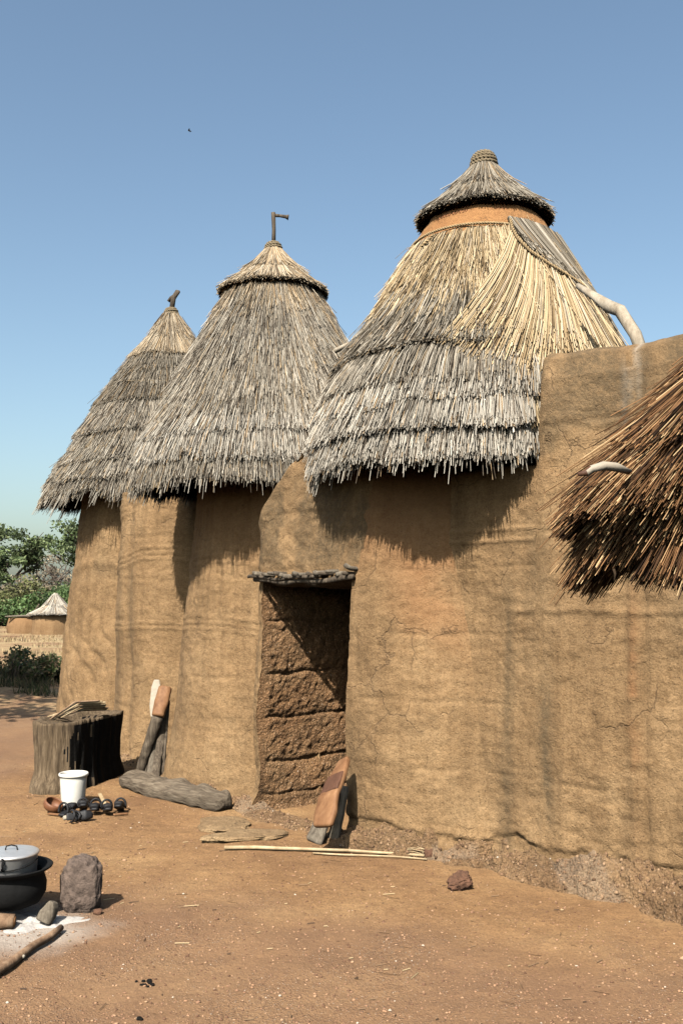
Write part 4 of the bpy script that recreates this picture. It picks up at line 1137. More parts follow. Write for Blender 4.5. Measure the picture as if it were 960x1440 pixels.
# gourd bowl lying on its side, half
def gourd():
    c = onG(72, 1141)
    pr = [(0.0, .0), (.035, .004), (.062, .022), (.074, .05), (.072, .078), (.066, .092), (.061, .090), (.066, .074), (.066, .05), (.054, .026), (.03, .010), (0, .007)]
    o = lathe('gourd_bowl', pr, M_clay, None, 40)
    o.location = c + Vector((0, 0, .014)); o.rotation_euler = (D(12), D(24), 0); o.scale = (1, 1, .82)
    tag(o, 'reddish brown gourd bowl on the ground left of the white bucket', 'bowl')
gourd()

# row of small black sandals with upright loop straps
def sandal(loc, rz, label, first=[None]):
    if first[0] is None:
        e = empty('sandal', (0, 0, 0))
        board('sole', [(-.075, 0, .010), (-.02, .004, .010), (.04, 0, .010), (.085, 0, .013)], [.045, .048, .062, .034], .018, (0, 0, 1), M_black, e)
        board('upper', [(.0, 0, .026), (.035, 0, .042), (.07, 0, .026)], [.05, .064, .045], .034, (0, 0, 1), M_black, e, round_=.8)
        a = np.linspace(-.4, math.pi + .4, 16)
        tubes('ankle_loop', [[(-.045 + .012 * math.sin(x), .034 * math.cos(x), .028 + .050 * math.sin(x) + .01) for x in a]], [.0075], M_black, e, 8)
        tubes('strap', [[(-.02, -.03, .018), (-.005, -.02, .048), (.005, 0, .056), (-.005, .02, .048), (-.02, .03, .018)]], [.008], M_black, e, 8)
        first[0] = e; r = e
    else:
        r = first[0].copy(); COL.objects.link(r)
        for ch in first[0].children:
            d = ch.copy(); COL.objects.link(d); d.parent = r
    r.scale = (1.15, 1.15, 1.0)
    r.location = loc; r.rotation_euler = rz if isinstance(rz, tuple) else (0, 0, rz)
    tag(r, label, 'sandal', 'black sandals lined up by the bucket')
for (px, py, rz, lb) in [(96, 1147, (0, D(-10), D(70)), 'leftmost black sandal, tipped up just right of the gourd bowl'),
                     (117, 1141, (0, D(-22), D(-75)), 'black sandal with a tall loop strap directly right of the bucket foot'),
                     (111, 1156, (D(70), 0, D(20)), 'black sandal lying on its side at the front of the row'),
                     (134, 1145, (0, D(-12), D(-80)), 'black sandal in the middle of the row'),
                     (151, 1146, (0, D(-15), D(-72)), 'black sandal second from the right end of the row'),
                     (168, 1143, (0, D(-20), D(-85)), 'rightmost black sandal standing apart with its loop strap up')]:
    p = onG(px, py); p.z += .006 + (.018 if rz[1] else .028)
    sandal(p, rz, lb)
for (x0, y0, x1, y1, w, mt, lb) in [(68, 1146, 96, 1150, .020, M_orange, 'thin orange brown wooden slat at the left end of the sandals'), (140, 1126, 152, 1140, .028, M_bamboo, 'short pale cane slat standing behind the sandals'), (160, 1149, 180, 1146, .022, M_orange, 'short orange wooden slat at the right end of the sandals')]:
    a, b = onG(x0, y0, .014), onG(x1, y1, .014)
    if mt is M_bamboo: a.z += .05
    tag(board('wooden_strip', [a, (a + b) / 2, b], [w, w, w * .8], .012, (0, -.3, 1), mt), lb, 'slat')
o = rock_mesh('pale_stone', (.024, .022, .018), M_limewhite, onG(94, 1153, .014), seed=3, sub=3); tag(o, 'small whitish stone beside the leftmost sandal', 'stone')

# long weathered plank-like log on the ground
def logs():
    a = onG(178, 1106); b = onG(318, 1143)
    p = [Vector((a.x, a.y, .07)), a.lerp(b, .3) + Vector((0, 0, .075)), a.lerp(b, .65) + Vector((0, 0, .075)), Vector((b.x, b.y, .075))]
    for q in p: q.z = .066 + gz(q.x, q.y)
    o = board('weathered_log', p, [.20, .24, .23, .17], .135, (.1, -.35, .95), M_log, None, round_=.62, wave=.10, seed=4)
    me = o.data; V = np.array([v.co[:] for v in me.vertices]); d = fbm(V * np.array([1, 1, 1]), 12, 4, 5) * .007
    nn = np.array([v.normal[:] for v in me.vertices]); V = V + nn * d[:, None]; me.vertices.foreach_set('co', V.ravel().astype(np.float32)); me.update()
    m2 = o.modifiers.new('s', 'SUBSURF'); m2.levels = 1; m2.render_levels = 2
    tag(o, 'thick grey weathered log lying on the ground below the leaning poles', 'log')
logs()

# leaning tools and poles near the wall crease
def leaning():
    def L(name, top, ty, bot, wt, wb, thick, face, mat, label, cat, pts=None, **k):
        b = onG(*bot, .0); t = P(top[0], top[1], ty)
        return tag(board(name, [b, b.lerp(t, .5), t], [wb, (wt + wb) / 2, wt], thick, face, mat, None, **k), label, cat)
    # paddle
    e = tag(empty('wooden_paddle', onG(203, 1092)), 'grey wooden paddle with a whitened blade up, leaning behind the orange topped pole', 'paddle')
    H = Vector(e.location); a = onG(203, 1092) - H; m_ = P(216, 1008, 8.98) - H; t = P(221, 956, 9.12) - H
    board('handle', [a, a.lerp(m_, .5), m_], [.035, .035, .04], .03, (0, -1, .2), M_woodgrey, e)
    board('blade', [m_ - (t - m_) * .02 + Vector((.002, -.008, .0)), m_.lerp(t, .3) + Vector((0, -.008, 0)), m_.lerp(t, .8) + Vector((0, -.008, 0)), t + Vector((0, -.008, 0))], [.05, .085, .085, .05], .03, (0, -1, .2), M_limewhite, e)
    # thick pole with worn orange top
    e = tag(empty('thick_pole', onG(193, 1098)), 'thick dark pole with a worn orange top leaning in the wall crease', 'pole')
    H = Vector(e.location); a = onG(193, 1098) - H; m_ = P(222, 1008, 8.80) - H; t = P(233, 966, 8.93) - H
    board('shaft', [a, a.lerp(m_, .5), m_], [.075, .09, .105], .08, (0, -1, .2), M_wooddark, e, round_=.85, wave=.06)
    board('pole_top', [m_, m_.lerp(t, .5), t], [.108, .128, .118], .085, (0, -1, .2), M_orange, e, round_=.85)
    L('grey_pole', (227, 1000), 8.98, (208, 1101), .045, .06, .05, (0, -1, .2), M_woodgrey, 'light grey pole leaning just right of the thick orange topped one', 'pole', round_=.85)
    L('split_pole', (233, 990), 9.0, (217, 1106), .05, .075, .05, (0, -1, .2), M_wooddark, 'dark split pole leaning between the grey pole and the thinnest one', 'pole', round_=.8, wave=.4)
    L('thin_pole', (237, 985), 9.0, (227, 1104), .030, .045, .035, (0, -1, .2), M_wooddark, 'thinnest crooked dark pole, rightmost of the leaning bunch', 'pole', round_=.85, wave=.5)
leaning()

# boards by the door
def doorboards():
    nf = (-.72, -.62, .3)
    a = onG(441, 1186); b = P(470, 1110, 6.72)
    tag(board('grey_board', [a, a.lerp(b, .5), b], [.155, .135, .11], .035, nf, M_woodgrey, None, seed=2), 'short grey board under the orange plank, its foot to the left', 'board')
    a = onG(468, 1186); b = P(484, 1105, 6.72)
    tag(board('grey_board', [a, a.lerp(b, .5), b], [.085, .095, .07], .035, nf, M_woodgrey, None, seed=7), 'narrow grey board, right of the two under the orange plank', 'board')
    e = tag(empty('orange_plank', onG(455, 1170)), 'orange brown shaped plank with a dark square patch leaning by the doorway', 'plank')
    H = Vector(e.location); p0 = P(454, 1163, 6.30) - H; p1 = P(462, 1120, 6.38) - H; p2 = P(475, 1092, 6.50) - H; p3 = P(484, 1068, 6.62) - H
    board('plank_body', [p0, p0.lerp(p1, .5), p1, p2, p3], [.16, .19, .17, .155, .10], .045, nf, M_orange, e, seed=3)
    n = Vector(nf).normalized(); c = p1.lerp(p2, .62) + n * .012; d = (p3 - p1).normalized()
    board('dark_patch', [c - d * .075, c, c + d * .075], [.158, .156, .150], .034, nf, M_patch, e, round_=.3)
doorboards()

# flat slabs near the doorway
for (px, py, sx, sy, sz, rz, lb, sd) in [(318, 1160, .17, .21, .030, .3, 'larger flat earthy slab at the end of the weathered log', 1), (335, 1182, .22, .09, .026, .2, 'flat slab just behind the left end of the cane stick', 2), (365, 1178, .20, .11, .022, -.1, 'low flat slab in front of the doorway', 5)]:
    p = onG(px, py); o = rock_mesh('flat_slab', (sx, sy, sz), M_slab, (p.x, p.y, p.z + sz * .35), seed=sd, flat=.7, rz=rz, rough=.2, sub=5)
    at_ = o.data.color_attributes.new('Col', 'FLOAT_COLOR', 'POINT'); at_.data.foreach_set('color', [0.0, 0, 0, 1] * len(o.data.vertices))
    tag(o, lb, 'slab', 'flat slabs by the doorway')

# cane stick with frayed broom
def cane():
    e = tag(empty('cane_stick', onG(460, 1205)), 'long pale cane with a frayed right end lying on the dirt before the doorway', 'cane')
    H = Vector(e.location)
    xs = np.linspace(316, 596, 14); pts = []
    for i, x in enumerate(xs):
        y = 1197 + (x - 316) / 280 * 11 + 1.4 * math.sin(i * .5)
        q = onG(x, y, .018) - H; q.z = max(q.z, gz(q.x + H.x, q.y + H.y) - H.z + .010); pts.append(tuple(q))
    tubes('stem', [pts], [np.linspace(.0125, .008, 14)], M_bamboo, e, 8, jit=.03)
    pts2 = [tuple(onG(x, 1203 + (x - 420) / 180 * 7 + 2, .012) - H) for x in np.linspace(440, 600, 8)]
    tubes('second_stem', [pts2], [np.linspace(.006, .005, 8)], M_bamboo, e, 6)
    rnd = random.Random(2); ps = []
    for i in range(26):
        a = onG(rnd.uniform(592, 606), rnd.uniform(1200, 1209), rnd.uniform(.01, .06)) - H
        b = onG(rnd.uniform(558, 590), rnd.uniform(1194, 1207), rnd.uniform(.008, .05)) - H
        ps.append([tuple(a), tuple((a + b) / 2 + Vector((0, 0, .01))), tuple(b)])
    tubes('frayed_end', ps, [[.0028, .0024, .0016]] * len(ps), M_bamboo, e, 4)
    o = rock_mesh('root_knot', (.028, .028, .036), M_rock, tuple(onG(601, 1207, .022) - H), e, seed=6, sub=3, rough=.4)
cane()

p = onG(647, 1250)
tag(rock_mesh('clod', (.070, .056, .048), M_rock, (p.x, p.y, p.z + .032), seed=12, rough=.34, sub=5, rz=.3, freq=5, ridged=.10, tilt=(.1, -.25)), 'jagged reddish clod of rock lying alone on the dirt right of centre', 'rock')

# hearth
def hearth():
    p = onG(114, 1284)
    o = rock_mesh('hearth_stone', (.108, .085, .15), M_stone, (p.x, p.y, p.z + .118), seed=8, rough=.13, sub=5, freq=6, ridged=.05, tilt=(-.05, .02), rz=.2)
    tag(o, 'upright pitted grey brown hearth stone right of the cooking pot', 'stone')
    p = onG(-38, 1272)
    o = rock_mesh('hearth_stone', (.10, .09, .12), M_stone, (p.x, p.y, p.z + .09), seed=18, rough=.13, sub=4, freq=6)
    tag(o, 'hearth stone at the left edge half out of view under the pot', 'stone')
    p = onG(137, 1291); tag(rock_mesh('small_stone', (.024, .02, .016), M_rock, (p.x, p.y, p.z + .01), seed=21, sub=3), 'small stone at the right foot of the hearth stone', 'stone')
    # pot
    c = onG(24, 1286); c.y = 5.10; c.x = (28 - 480) / 1400 * 5.10
    base = gz(c.x, c.y) + .045
    e = tag(empty('cooking_pot', (c.x, c.y, base)), 'sooty black iron pot on the hearth with an aluminium pan set in its mouth', 'pot')
    lathe('pot_body', [(0, 0), (.09, .006), (.145, .03), (.172, .075), (.174, .12), (.162, .158), (.158, .172), (.185, .186), (.200, .196), (.203, .203), (.198, .207), (.182, .198), (.150, .182), (.150, .15), (.155, .1), (.12, .03), (0, .02)], M_iron, e, 64)
    q = tag(empty('aluminium_pan', (c.x, c.y, base + .15)), 'round lidded aluminium pan sitting in the black pot', 'pan')
    lathe('pan_body', [(0, .0), (.10, .0), (.125, .02), (.128, .105), (.131, .108), (.131, .113), (.124, .114), (.122, .02), (0, .01)], M_alu, q, 64)
    lid = lathe('lid', [(.1255, .108), (.134, .110), (.136, .118), (.130, .124), (.118, .126), (.05, .130), (0, .131), (0, .127), (.12, .119)], M_alu, q, 64)
    tubes('lid_handle', [[(-.03, 0, .130), (-.026, 0, .148), (0, 0, .154), (.026, 0, .148), (.03, 0, .130)]], [.0035], M_iron, lid, 6)
    a = np.linspace(math.pi * 1.02, math.pi * 1.98, 24)
    tubes('wire_handle', [[(.134 * math.cos(x), .134 * math.sin(x), .095 - .035 * math.sin((x - math.pi)) ) for x in a]], [.0028], M_iron, q, 6)
    tubes('lid_clip', [[(.006, -.139, .122), (.004, -.145, .09), (.008, -.142, .062)], [(-.002, -.139, .122), (.012, -.146, .10), (.0, -.142, .066)]], [[.004, .005, .004]] * 2, M_iron, q, 6)
    # ash bed
    n = 70; m_ = 24
    cc = onG(40, 1304); A, B = np.meshgrid(np.linspace(0, 2 * math.pi, n, endpoint=False), np.linspace(0, 1, m_), indexing='ij'); a = A.ravel(); b = B.ravel()
    r = b * (1 + .22 * np.sin(a * 3 + 1) + .12 * np.sin(a * 7))
    V = np.stack([r * .27 * np.cos(a), r * .17 * np.sin(a), .030 * (1 - b ** 2) - .012], 1)
    V[:, 2] += .013 * fbm(V, 28, 3, 4) * (1 - b)
    V[:, 2] += gh(V[:, 0] + cc.x, V[:, 1] + cc.y + .03)
    o = link('ash_bed', fastmesh('ash_bed', V, gridfaces(n, m_, True)), M_ash, None, True); o.location = (cc.x, cc.y + .03, 0)
    tag(o, 'white wood ash spread under and before the black pot', 'ash', kind='stuff')
    # firewood
    a = onG(62, 1307, .02); b = P(76, 1268, a.y + .02)
    tag(board('charred_log', [a, a.lerp(b, .4), a.lerp(b, .8), b], [.075, .075, .058, .03], .05, (-.3, -1, .3), M_woodgrey, None, wave=.15, seed=9), 'grey charred wedge of wood propped upright between pot and hearth stone', 'firewood')
    e = empty('round_log', onG(-30, 1312, .038)); tag(e, 'short round log at the left edge with its sawn orange end showing', 'firewood')
    H = Vector(e.location); b = onG(20, 1311, .036) - H
    tubes('log_bark', [[(-.12, .02, .0), (0, .01, .002), tuple(b * .6), tuple(b)]], [[.034, .036, .037, .035]], M_fire, e, 16, jit=.02)
    d = Vector(b).normalized(); tubes('cut_end', [[tuple(b - d * .002), tuple(b + d * .004)]], [[.026, .025]], M_cutwood, e, 16)
    e = empty('long_stick', onG(30, 1345, .02)); tag(e, 'long brown barked stick lying in front of the hearth with a pale knot', 'firewood')
    H = Vector(e.location)
    px = [(-60, 1402), (-20, 1383), (15, 1362), (45, 1340), (70, 1326), (86, 1316)]
    tubes('stick_bark', [[tuple(onG(x, y, .026) - H) for x, y in px]], [[.022, .023, .021, .019, .018, .015]], M_fire, e, 12, jit=.04)
    kn = onG(31, 1352, .018) - H
    tubes('pale_knot', [[tuple(kn), tuple(kn + Vector((.014, -.016, .004)))]], [[.011, .007]], M_limewhite, e, 8)
hearth()
def coals():
    for (cx, cy, n, sp, lb) in [(200, 1383, 9, 12, 'cluster'), (197, 1431, 2, 5, 'front')]:
        for i in range(n):
            x = cx + random.gauss(0, sp * .6); y = cy + random.gauss(0, sp * .35); s = random.uniform(.006, .012)
            p = onG(x, y); o = rock_mesh('charcoal_bit', (s, s * .8, s * .7), M_blackwood, (p.x, p.y, p.z + s * .4), seed=30 + i, sub=2)
            tag(o, 'small black charcoal bit in the cluster on the dirt right of the hearth' if lb == 'cluster' else 'charcoal bit at the bottom edge of the picture', 'charcoal', 'charcoal bits by the hearth' if lb == 'cluster' else 'charcoal bits at the bottom edge')
coals()

# bird
def bird():
    c = P(266, 184, 85)
    o = board('bird', [c + Vector((-.10, 0, .05)), c + Vector((-.02, 0, .01)), c + Vector((.12, 0, -.03)), c + Vector((.2, 0, -.04))], [.05, .11, .12, .03], .09, (0, -1, .3), M_bird, None, round_=1)
    board('wing', [c + Vector((0, 0, .02)), c + Vector((.03, -.18, .08)), c + Vector((.10, -.36, .05))], [.13, .12, .02], .02, (0, 0, 1), M_bird, o, round_=.9)
    board('wing', [c + Vector((0, 0, .02)), c + Vector((.03, .18, .08)), c + Vector((.10, .36, .05))], [.13, .12, .02], .02, (0, 0, 1), M_bird, o, round_=.9)
    tag(o, 'tiny dark bird flying high in the clear sky', 'bird')
bird()

# ---------------------------------------------------------------- background
def leaves(centers, radii, per, size, palc, flat=.7, seed=0):
    Vs, Cs = [], []
    for c, r, n in zip(centers, radii, per):
        d = RNG.normal(0, 1, (n, 3)); d /= np.linalg.norm(d, axis=1)[:, None]
        p = c + d * (r * RNG.random(n)[:, None] ** .45) * np.array([1, 1, flat])
        a = RNG.normal(0, 1, (n, 3)); a /= np.linalg.norm(a, axis=1)[:, None]
        b = np.cross(a, RNG.normal(0, 1, (n, 3))); b /= np.linalg.norm(b, axis=1)[:, None]
        s = size * RNG.uniform(.6, 1.4, n)[:, None]
        Vs.append(np.stack([p - a * s, p - b * s * .5, p + a * s, p + b * s * .5], 1))
        base = np.array(palc)[RNG.integers(0, len(palc), n)] * (1 + .25 * RNG.normal())
        Cs.append(np.repeat(base.clip(.005, .9), 4, 0))
    V = np.concatenate(Vs).reshape(-1, 3); n = len(V) // 4
    return V, np.arange(n * 4).reshape(n, 4), np.concatenate(Cs)
GREEN = [(.055, .080, .030), (.085, .115, .045), (.13, .16, .07), (.035, .05, .02)]
OLIVE = [(.075, .085, .03), (.11, .115, .045), (.15, .14, .065), (.06, .06, .03)]
DRYB = [(.15, .12, .08), (.20, .165, .11), (.11, .09, .06)]
BRIGHT = [(.040, .075, .022), (.060, .10, .032), (.085, .125, .045)]
def tree(x, y, h, spread, seed, palc, label, nl=4200, trunk=.16, lf=.13, name='savanna_tree', low=.45, clumps=26, group='trees beyond the dry field'):
    rnd = random.Random(seed)
    e = tag(empty(name, (x, y, gz(x, y))), label, 'tree', group)
    paths, rr, tips = [], [], []
    def grow(p, d, L, r, lev):
        k = 5; pts = [p]; q = p.copy(); dd = d.copy()
        for i in range(k):
            dd = (dd + Vector((rnd.gauss(0, .16), rnd.gauss(0, .16), rnd.gauss(0.02, .08)))).normalized(); q = q + dd * L / k; pts.append(q.copy())
        paths.append([tuple(a) for a in pts]); rr.append(np.linspace(r, r * .6, k + 1))
        if lev >= 3: tips.append(q); return
        if lev == 2: tips.append((pts[3]))
        for _ in range(3 if lev else 4):
            az = rnd.uniform(0, 2 * math.pi); up = rnd.uniform(.15, .8)
            nd = (Vector((math.cos(az), math.sin(az), 0)) * spread + Vector((0, 0, up)) + dd * .4).normalized()
            grow(pts[rnd.choice([3, 4, 5])], nd, L * rnd.uniform(.55, .78), r * .55, lev + 1)
    grow(Vector((0, 0, -.1)), Vector((rnd.gauss(0, .12), 0, 1)).normalized(), h * .42, trunk, 0)
    zmax = max(t.z for t in tips); f = (h * .92) / zmax
    paths = [[(a[0] * f, a[1] * f, a[2] * f) for a in p] for p in paths]; tips = [t * f for t in tips]
    tubes('trunk', paths, rr, M_bark, e, 5)
    if palc is not None:
        rnd.shuffle(tips); tp = tips[:clumps]; cs = [np.array(t) + np.array((rnd.gauss(0, .2), rnd.gauss(0, .2), .1)) for t in tp]
        rs = [rnd.uniform(.07, .14) * h for _ in cs]; per = [int(nl / len(cs) * rnd.uniform(.6, 1.4)) for _ in cs]
        V, fc, C = leaves(cs, rs, per, lf, palc, .62)
        link('crown', fastmesh('crown', V, fc, C), M_leaf, e)
    return e
def px2(px, Y): return (px - 480) / 1400 * Y
tree(px2(36, 66), 66, 6.7, 1.1, 5, GREEN, 'spreading green tree, tallest of the trees left of the house', 5600, .2, .12, clumps=44)
tree(px2(128, 62), 62, 6.4, 1.0, 9, GREEN, 'green tree whose crown shows just left of the house wall', 4600, .18, .12, clumps=38)
tree(px2(-8, 60), 60, 4.6, .9, 14, GREEN, 'green tree cut by the left edge of the picture', 4200, .15, .12, clumps=36)
tree(px2(60, 70), 70, 4.6, 1.0, 21, None, 'bare grey leafless tree behind the small far hut', 0, .16)
tree(px2(80, 74), 74, 5.0, 1.0, 22, DRYB, 'thin half dry greyish tree right of the bare one', 1200, .15, .10)
def bush(x, y, w, h, palc, label, n=2600, lf=.10, group='bushes along the far edge of the field'):
    e = tag(empty('bush', (x, y, gz(x, y))), label, 'bush', group)
    k = 11; cs, rs, per, paths, rr = [], [], [], [], []
    for i in range(k):
        c = np.array((RNG.uniform(-.5, .5) * w, RNG.uniform(-.4, .4) * w, h * RNG.uniform(.25, .8))); cs.append(c); rs.append(h * RNG.uniform(.22, .38)); per.append(n // k)
        paths.append([(0.1 * c[0], .1 * c[1], -.05), tuple(c * .6), tuple(c * 1.15)]); rr.append([.05, .03, .012])
    V, fc, C = leaves(cs, rs, per, lf, palc, .9)
    link('foliage', fastmesh('foliage', V, fc, C), M_leaf, e); tubes('stems', paths, rr, M_bark, e, 4)
bl = [(-20, 58, 4, 2.2, OLIVE, 'olive bush at the left edge under the trees'), (10, 56, 3.6, 2.0, BRIGHT, 'bright green bush below the tallest tree'), (33, 60, 3.4, 2.3, OLIVE, 'olive brown bush left of the small far hut'), (52, 64, 3.6, 2.4, DRYB, 'dry grey brush right behind the small far hut'),
      (72, 60, 3.2, 3.0, OLIVE, 'taller olive bush rising over the small far hut'), (93, 56, 3.0, 2.2, BRIGHT, 'bright green bush right of the small far hut roof'), (110, 58, 3.2, 2.8, BRIGHT, 'bright green bush touching the house wall edge'), (135, 60, 4, 2.6, GREEN, 'dark green bush mostly behind the house'),
      (-50, 62, 5, 2.8, GREEN, 'green bush beyond the left edge'), (18, 72, 6, 3.2, DRYB, 'wide band of dry brush far behind the trees'), (85, 80, 6, 3.6, DRYB, 'far dry brush seen between tree and house wall')]
for px, Y, w, h, pc, lb in bl: bush(px2(px, Y), Y, w, h, pc, lb)
# far low wooded rise
def far_rise():
    xs = np.linspace(-260, 260, 260); ys = np.linspace(150, 320, 50)
    X, Y = np.meshgrid(xs, ys, indexing='ij'); p = np.stack([X.ravel(), Y.ravel(), 0 * X.ravel()], 1)
    e = np.sin(np.clip((p[:, 1] - 150) / 170, 0, 1) * math.pi)
    p[:, 2] = e * (4.5 + 1.6 * fbm(p, .02, 3, 2)) + e * .9 * fbm(p, .25, 3, 3) - .3
    m, nt, b = newmat('far_scrub'); g = coords(nt)
    nt.links.new(ramp(nt, noise(nt, g, .3, 6, .7), [(.35, (.05, .065, .035)), (.55, (.10, .11, .06)), (.7, (.17, .14, .09))]), b.inputs['Base Color'])
    tag(link('hills', fastmesh('hills', p, gridfaces(260, 50)), m, None, True), 'low scrubby rise on the horizon', kind='structure')
far_rise()

# small far hut with cone roof and its low neighbour wall
def far_hut():
    Y = 44; c = G(78, 892); x = px2(80, Y)
    e = tag(empty('small_hut', (x, Y, gz(x, Y))), 'small far mud hut with a pale pointed thatch cone across the field', 'hut')
    o = lathe('hut_wall', [(.98, -.05), (.97, .3), (.95, .95), (.5, .96)], M_mud, e, 30, wob=.04)
    C = pal(30 * 4, 'warm') * 0; a = o.data.color_attributes.new('Col', 'FLOAT_COLOR', 'POINT'); a.data.foreach_set('color', [.25, .15, 0, 1] * len(o.data.vertices))
    R = Roof((x, Y), (x, Y), [(gz(x, Y) + 1.78, .03), (gz(x, Y) + 1.15, .55), (gz(x, Y) + .85, 1.12)])
    parts = [R.tier(1500, .5, .5, 0, .02, 'pale', jit=.04, w=(.01, .018)), R.tier(2600, 1.0, .6, 0, .02, 'pale', jit=.03, w=(.01, .018))]
    V, f, c_ = merge(parts); H = np.array((x, Y, gz(x, Y)))
    link('thatched_roof', fastmesh('thatched_roof', V - H, f, c_), M_straw, e)
    x2 = px2(42, 45)
    e2 = tag(empty('mud_pen', (x2, 45, gz(x2, 45))), 'low ruined mud enclosure with a flat stick roof left of the small far hut', 'mud pen')
    o = lathe('pen_wall', [(.86, -.05), (.84, .3), (.82, .68), (.70, .70), (.68, .1)], M_mud, e2, 30, wob=.10)
    a = o.data.color_attributes.new('Col', 'FLOAT_COLOR', 'POINT'); a.data.foreach_set('color', [.3, .3, 0, 1] * len(o.data.vertices))
    ps = [[(-.75 + .1 * math.sin(i), -.8 + .11 * i, .75), (0, -.8 + .11 * i, .78), (.95 + .1 * math.sin(i * 2), -.8 + .11 * i, .74)] for i in range(15)]
    tubes('stick_roof', ps, [[.035, .04, .03]] * 15, M_woodgrey, e2, 5)
    tubes('slanted_post', [[(.15, -.3, .3), (.35, -.35, .9), (.62, -.4, 1.3)]], [[.05, .045, .04]], M_wooddark, e2, 6)
far_hut()

# dry grass field and the shaded weedy bank
def grass(name, x, y, h, w, palc, label, lean=.35, tuft=1):
    n = len(x); z = gh(x, y)
    a = RNG.random(n) * 2 * math.pi; la = RNG.random(n) * 2 * math.pi; l = lean * RNG.random(n) * h
    d = np.stack([np.cos(a), np.sin(a), 0 * a], 1) * w[:, None]
    b = np.stack([x, y, z - .01], 1); t = b + np.stack([np.cos(la) * l, np.sin(la) * l, h], 1); mm = (b + t) / 2 + np.array([0, 0, .08]) * h[:, None]
    V = np.stack([b - d, b + d, mm + d * .7, mm - d * .7, t + d * .12, t - d * .12], 1).reshape(-1, 3)
    k = (np.arange(n) * 6)[:, None]
    Fc = np.concatenate([k + np.array([0, 1, 2, 3]), k + np.array([3, 2, 4, 5])])
    c = np.repeat(np.array(palc)[RNG.integers(0, len(palc), n)] * RNG.uniform(.8, 1.2, (n, 1)), 6, 0)
    o = link(name, fastmesh(name, V, Fc, c), M_dry)
    tag(o, label, 'grass', kind='stuff')
def wedge(n, y0, y1, p0, p1, pw=1.0):
    y = y0 + (y1 - y0) * RNG.random(n) ** pw; px = RNG.uniform(p0, p1, n); return (px - 480) / 1400 * y, y
GOLD = [(.42, .31, .16), (.52, .40, .22), (.34, .24, .12), (.26, .17, .09), (.46, .36, .22)]
def field():
    x, y = wedge(15000, 17, 54, -160, 240, .8)
    k = fbm(np.stack([x, y, 0 * x], 1), .35, 3, 71) > -.12; x, y = x[k], y[k]; n = len(x)
    t = fbm(np.stack([x, y, 0 * x], 1), .5, 3, 72)
    grass('dry_grass', x, y, (.02 + .09 * RNG.random(n)) * (1 + .9 * np.clip(t, -.5, 1)), .008 + .012 * RNG.random(n), GOLD, 'dry yellow stubble and grass covering the far field')
    x, y = wedge(9000, 15.6, 19.5, -200, 200); k = bankf(x, y) + .25 * fbm(np.stack([x, y, 0 * x], 1), 1.5, 2, 3) > .35; x, y = x[k], y[k]; n = len(x)
    grass('weeds', x, y, .05 + .17 * RNG.random(n) ** 2, .006 + .008 * RNG.random(n), [(.06, .075, .03), (.10, .10, .045), (.16, .12, .07), (.05, .05, .025)], 'low dark weeds and brush on the shaded bank left of the house', .8)
field()
def dead_brush():
    for (px, py, s, lb) in [(18, 972, 1.0, 'dark tangled shrub on the shaded bank at the left edge'), (62, 968, .7, 'smaller dark shrub on the shaded bank nearer the house')]:
        p = onG(px, py)
        e = tag(empty('shrub', p), lb, 'shrub', 'dark shrubs on the shaded bank')
        cs, rs, per, paths = [], [], [], []
        for i in range(12):
            c = np.array((RNG.uniform(-.6, .6) * s, RNG.uniform(-.4, .4) * s, RNG.uniform(.12, .42) * s)); cs.append(c); rs.append(.2 * s); per.append(170)
            paths.append([(c[0] * .3, c[1] * .3, -.03), tuple(c * .7), tuple(c * 1.3)])
        V, fc, C = leaves(cs, rs, per, .035, [(.045, .065, .02), (.08, .085, .035), (.13, .10, .055)], .8)
        link('foliage', fastmesh('foliage', V, fc, C), M_leaf, e); tubes('stems', paths, [[.015, .012, .006]] * 12, M_bark, e, 4)
dead_brush()

# ---------------------------------------------------------------- sun, sky, camera
EL = 46.0; SX, SY = .32, .947      # the light travels this way over the ground
# leafy tree standing left of the view: it throws the shade on the bank
for (px, py, h) in [(0, 972, 5.2), (50, 968, 5.6)]:
    t = G(px, py); tr = h / math.tan(D(EL)); 
    x, y = t.x - SX * tr, t.y - SY * tr
    tree(x, y, h + .5, .8, 41 + px, GREEN, 'leafy tree standing left of the view and shading the weedy bank, ' + ('the nearer of two' if px > 40 else 'the farther of two'), 6500, .13, .09, clumps=60, group='trees shading the bank')

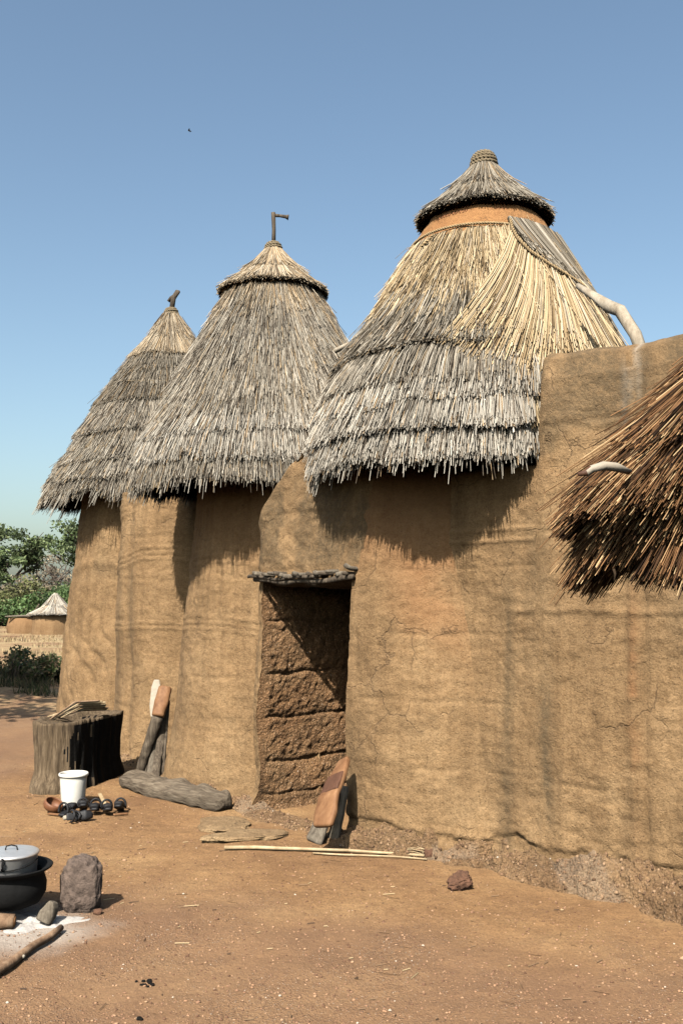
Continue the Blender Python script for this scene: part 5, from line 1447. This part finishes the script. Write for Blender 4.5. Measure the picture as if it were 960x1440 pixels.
sun = bpy.data.lights.new('sun', 'SUN'); sun.energy = 5.0; sun.angle = D(.53); sun.color = (1.0, .94, .85)
so = bpy.data.objects.new('sun', sun); COL.objects.link(so)
dv = Vector((SX * math.cos(D(EL)), SY * math.cos(D(EL)), -math.sin(D(EL))))
so.rotation_euler = dv.to_track_quat('-Z', 'Y').to_euler()
w = bpy.data.worlds.new('World'); sc.world = w; w.use_nodes = True
nt = w.node_tree; bg = nt.nodes['Background']
sky = nt.nodes.new('ShaderNodeTexSky'); sky.sky_type = 'NISHITA'; sky.sun_disc = False
sky.sun_elevation = D(EL); sky.sun_rotation = math.atan2(-SX, -SY)
sky.air_density = 1.0; sky.dust_density = 2.6; sky.ozone_density = .25
tm = mix(nt, 1.0, sky.outputs[0], (.98, 1.05, 1.01), 'MULTIPLY'); nt.links.new(tm, bg.inputs[0]); bg.inputs[1].default_value = .082

cam = bpy.data.cameras.new('camera'); co = bpy.data.objects.new('camera', cam); COL.objects.link(co)
cam.sensor_fit = 'VERTICAL'; cam.sensor_height = 36.0; cam.lens = 35.0; cam.clip_start = .05; cam.clip_end = 3000
co.location = (0, 0, CAMZ); co.rotation_euler = (math.pi / 2 + PIT, 0, 0)
sc.camera = co
sc.view_settings.view_transform = 'Standard'; sc.view_settings.look = 'None'; sc.view_settings.gamma = 1; sc.view_settings.exposure = 1.1
sc.view_settings.use_curve_mapping = False
sc.cycles.use_denoising = True
sc.cycles.max_bounces = 6; sc.cycles.diffuse_bounces = 0; sc.cycles.transparent_max_bounces = 8

# overall reflectance of the sunlit materials
def scale_albedo(k):
    for m in bpy.data.materials:
        nt = m.node_tree; b = nt.nodes.get('Principled BSDF')
        if b is None: continue
        src = b.inputs['Base Color']
        kk = {'mud_plaster': 1.02, 'leaves': 1.7, 'stump_bark': 1.1, 'eroded_mud': 1.05, 'dry_soil': 1.0, 'straw': 1.25, 'rough_mud': 1.7, 'white_plastic': 1.15, 'pebble': 1.2}.get(m.name, 1.0) * k
        if src.is_linked:
            ln = src.links[0]; fs = ln.from_socket; nt.links.remove(ln)
            nt.links.new(mix(nt, 1.0, fs, (kk, kk, kk), 'MULTIPLY'), src)
        else:
            c = src.default_value; src.default_value = (c[0] * kk, c[1] * kk, c[2] * kk, 1)
scale_albedo(.72)
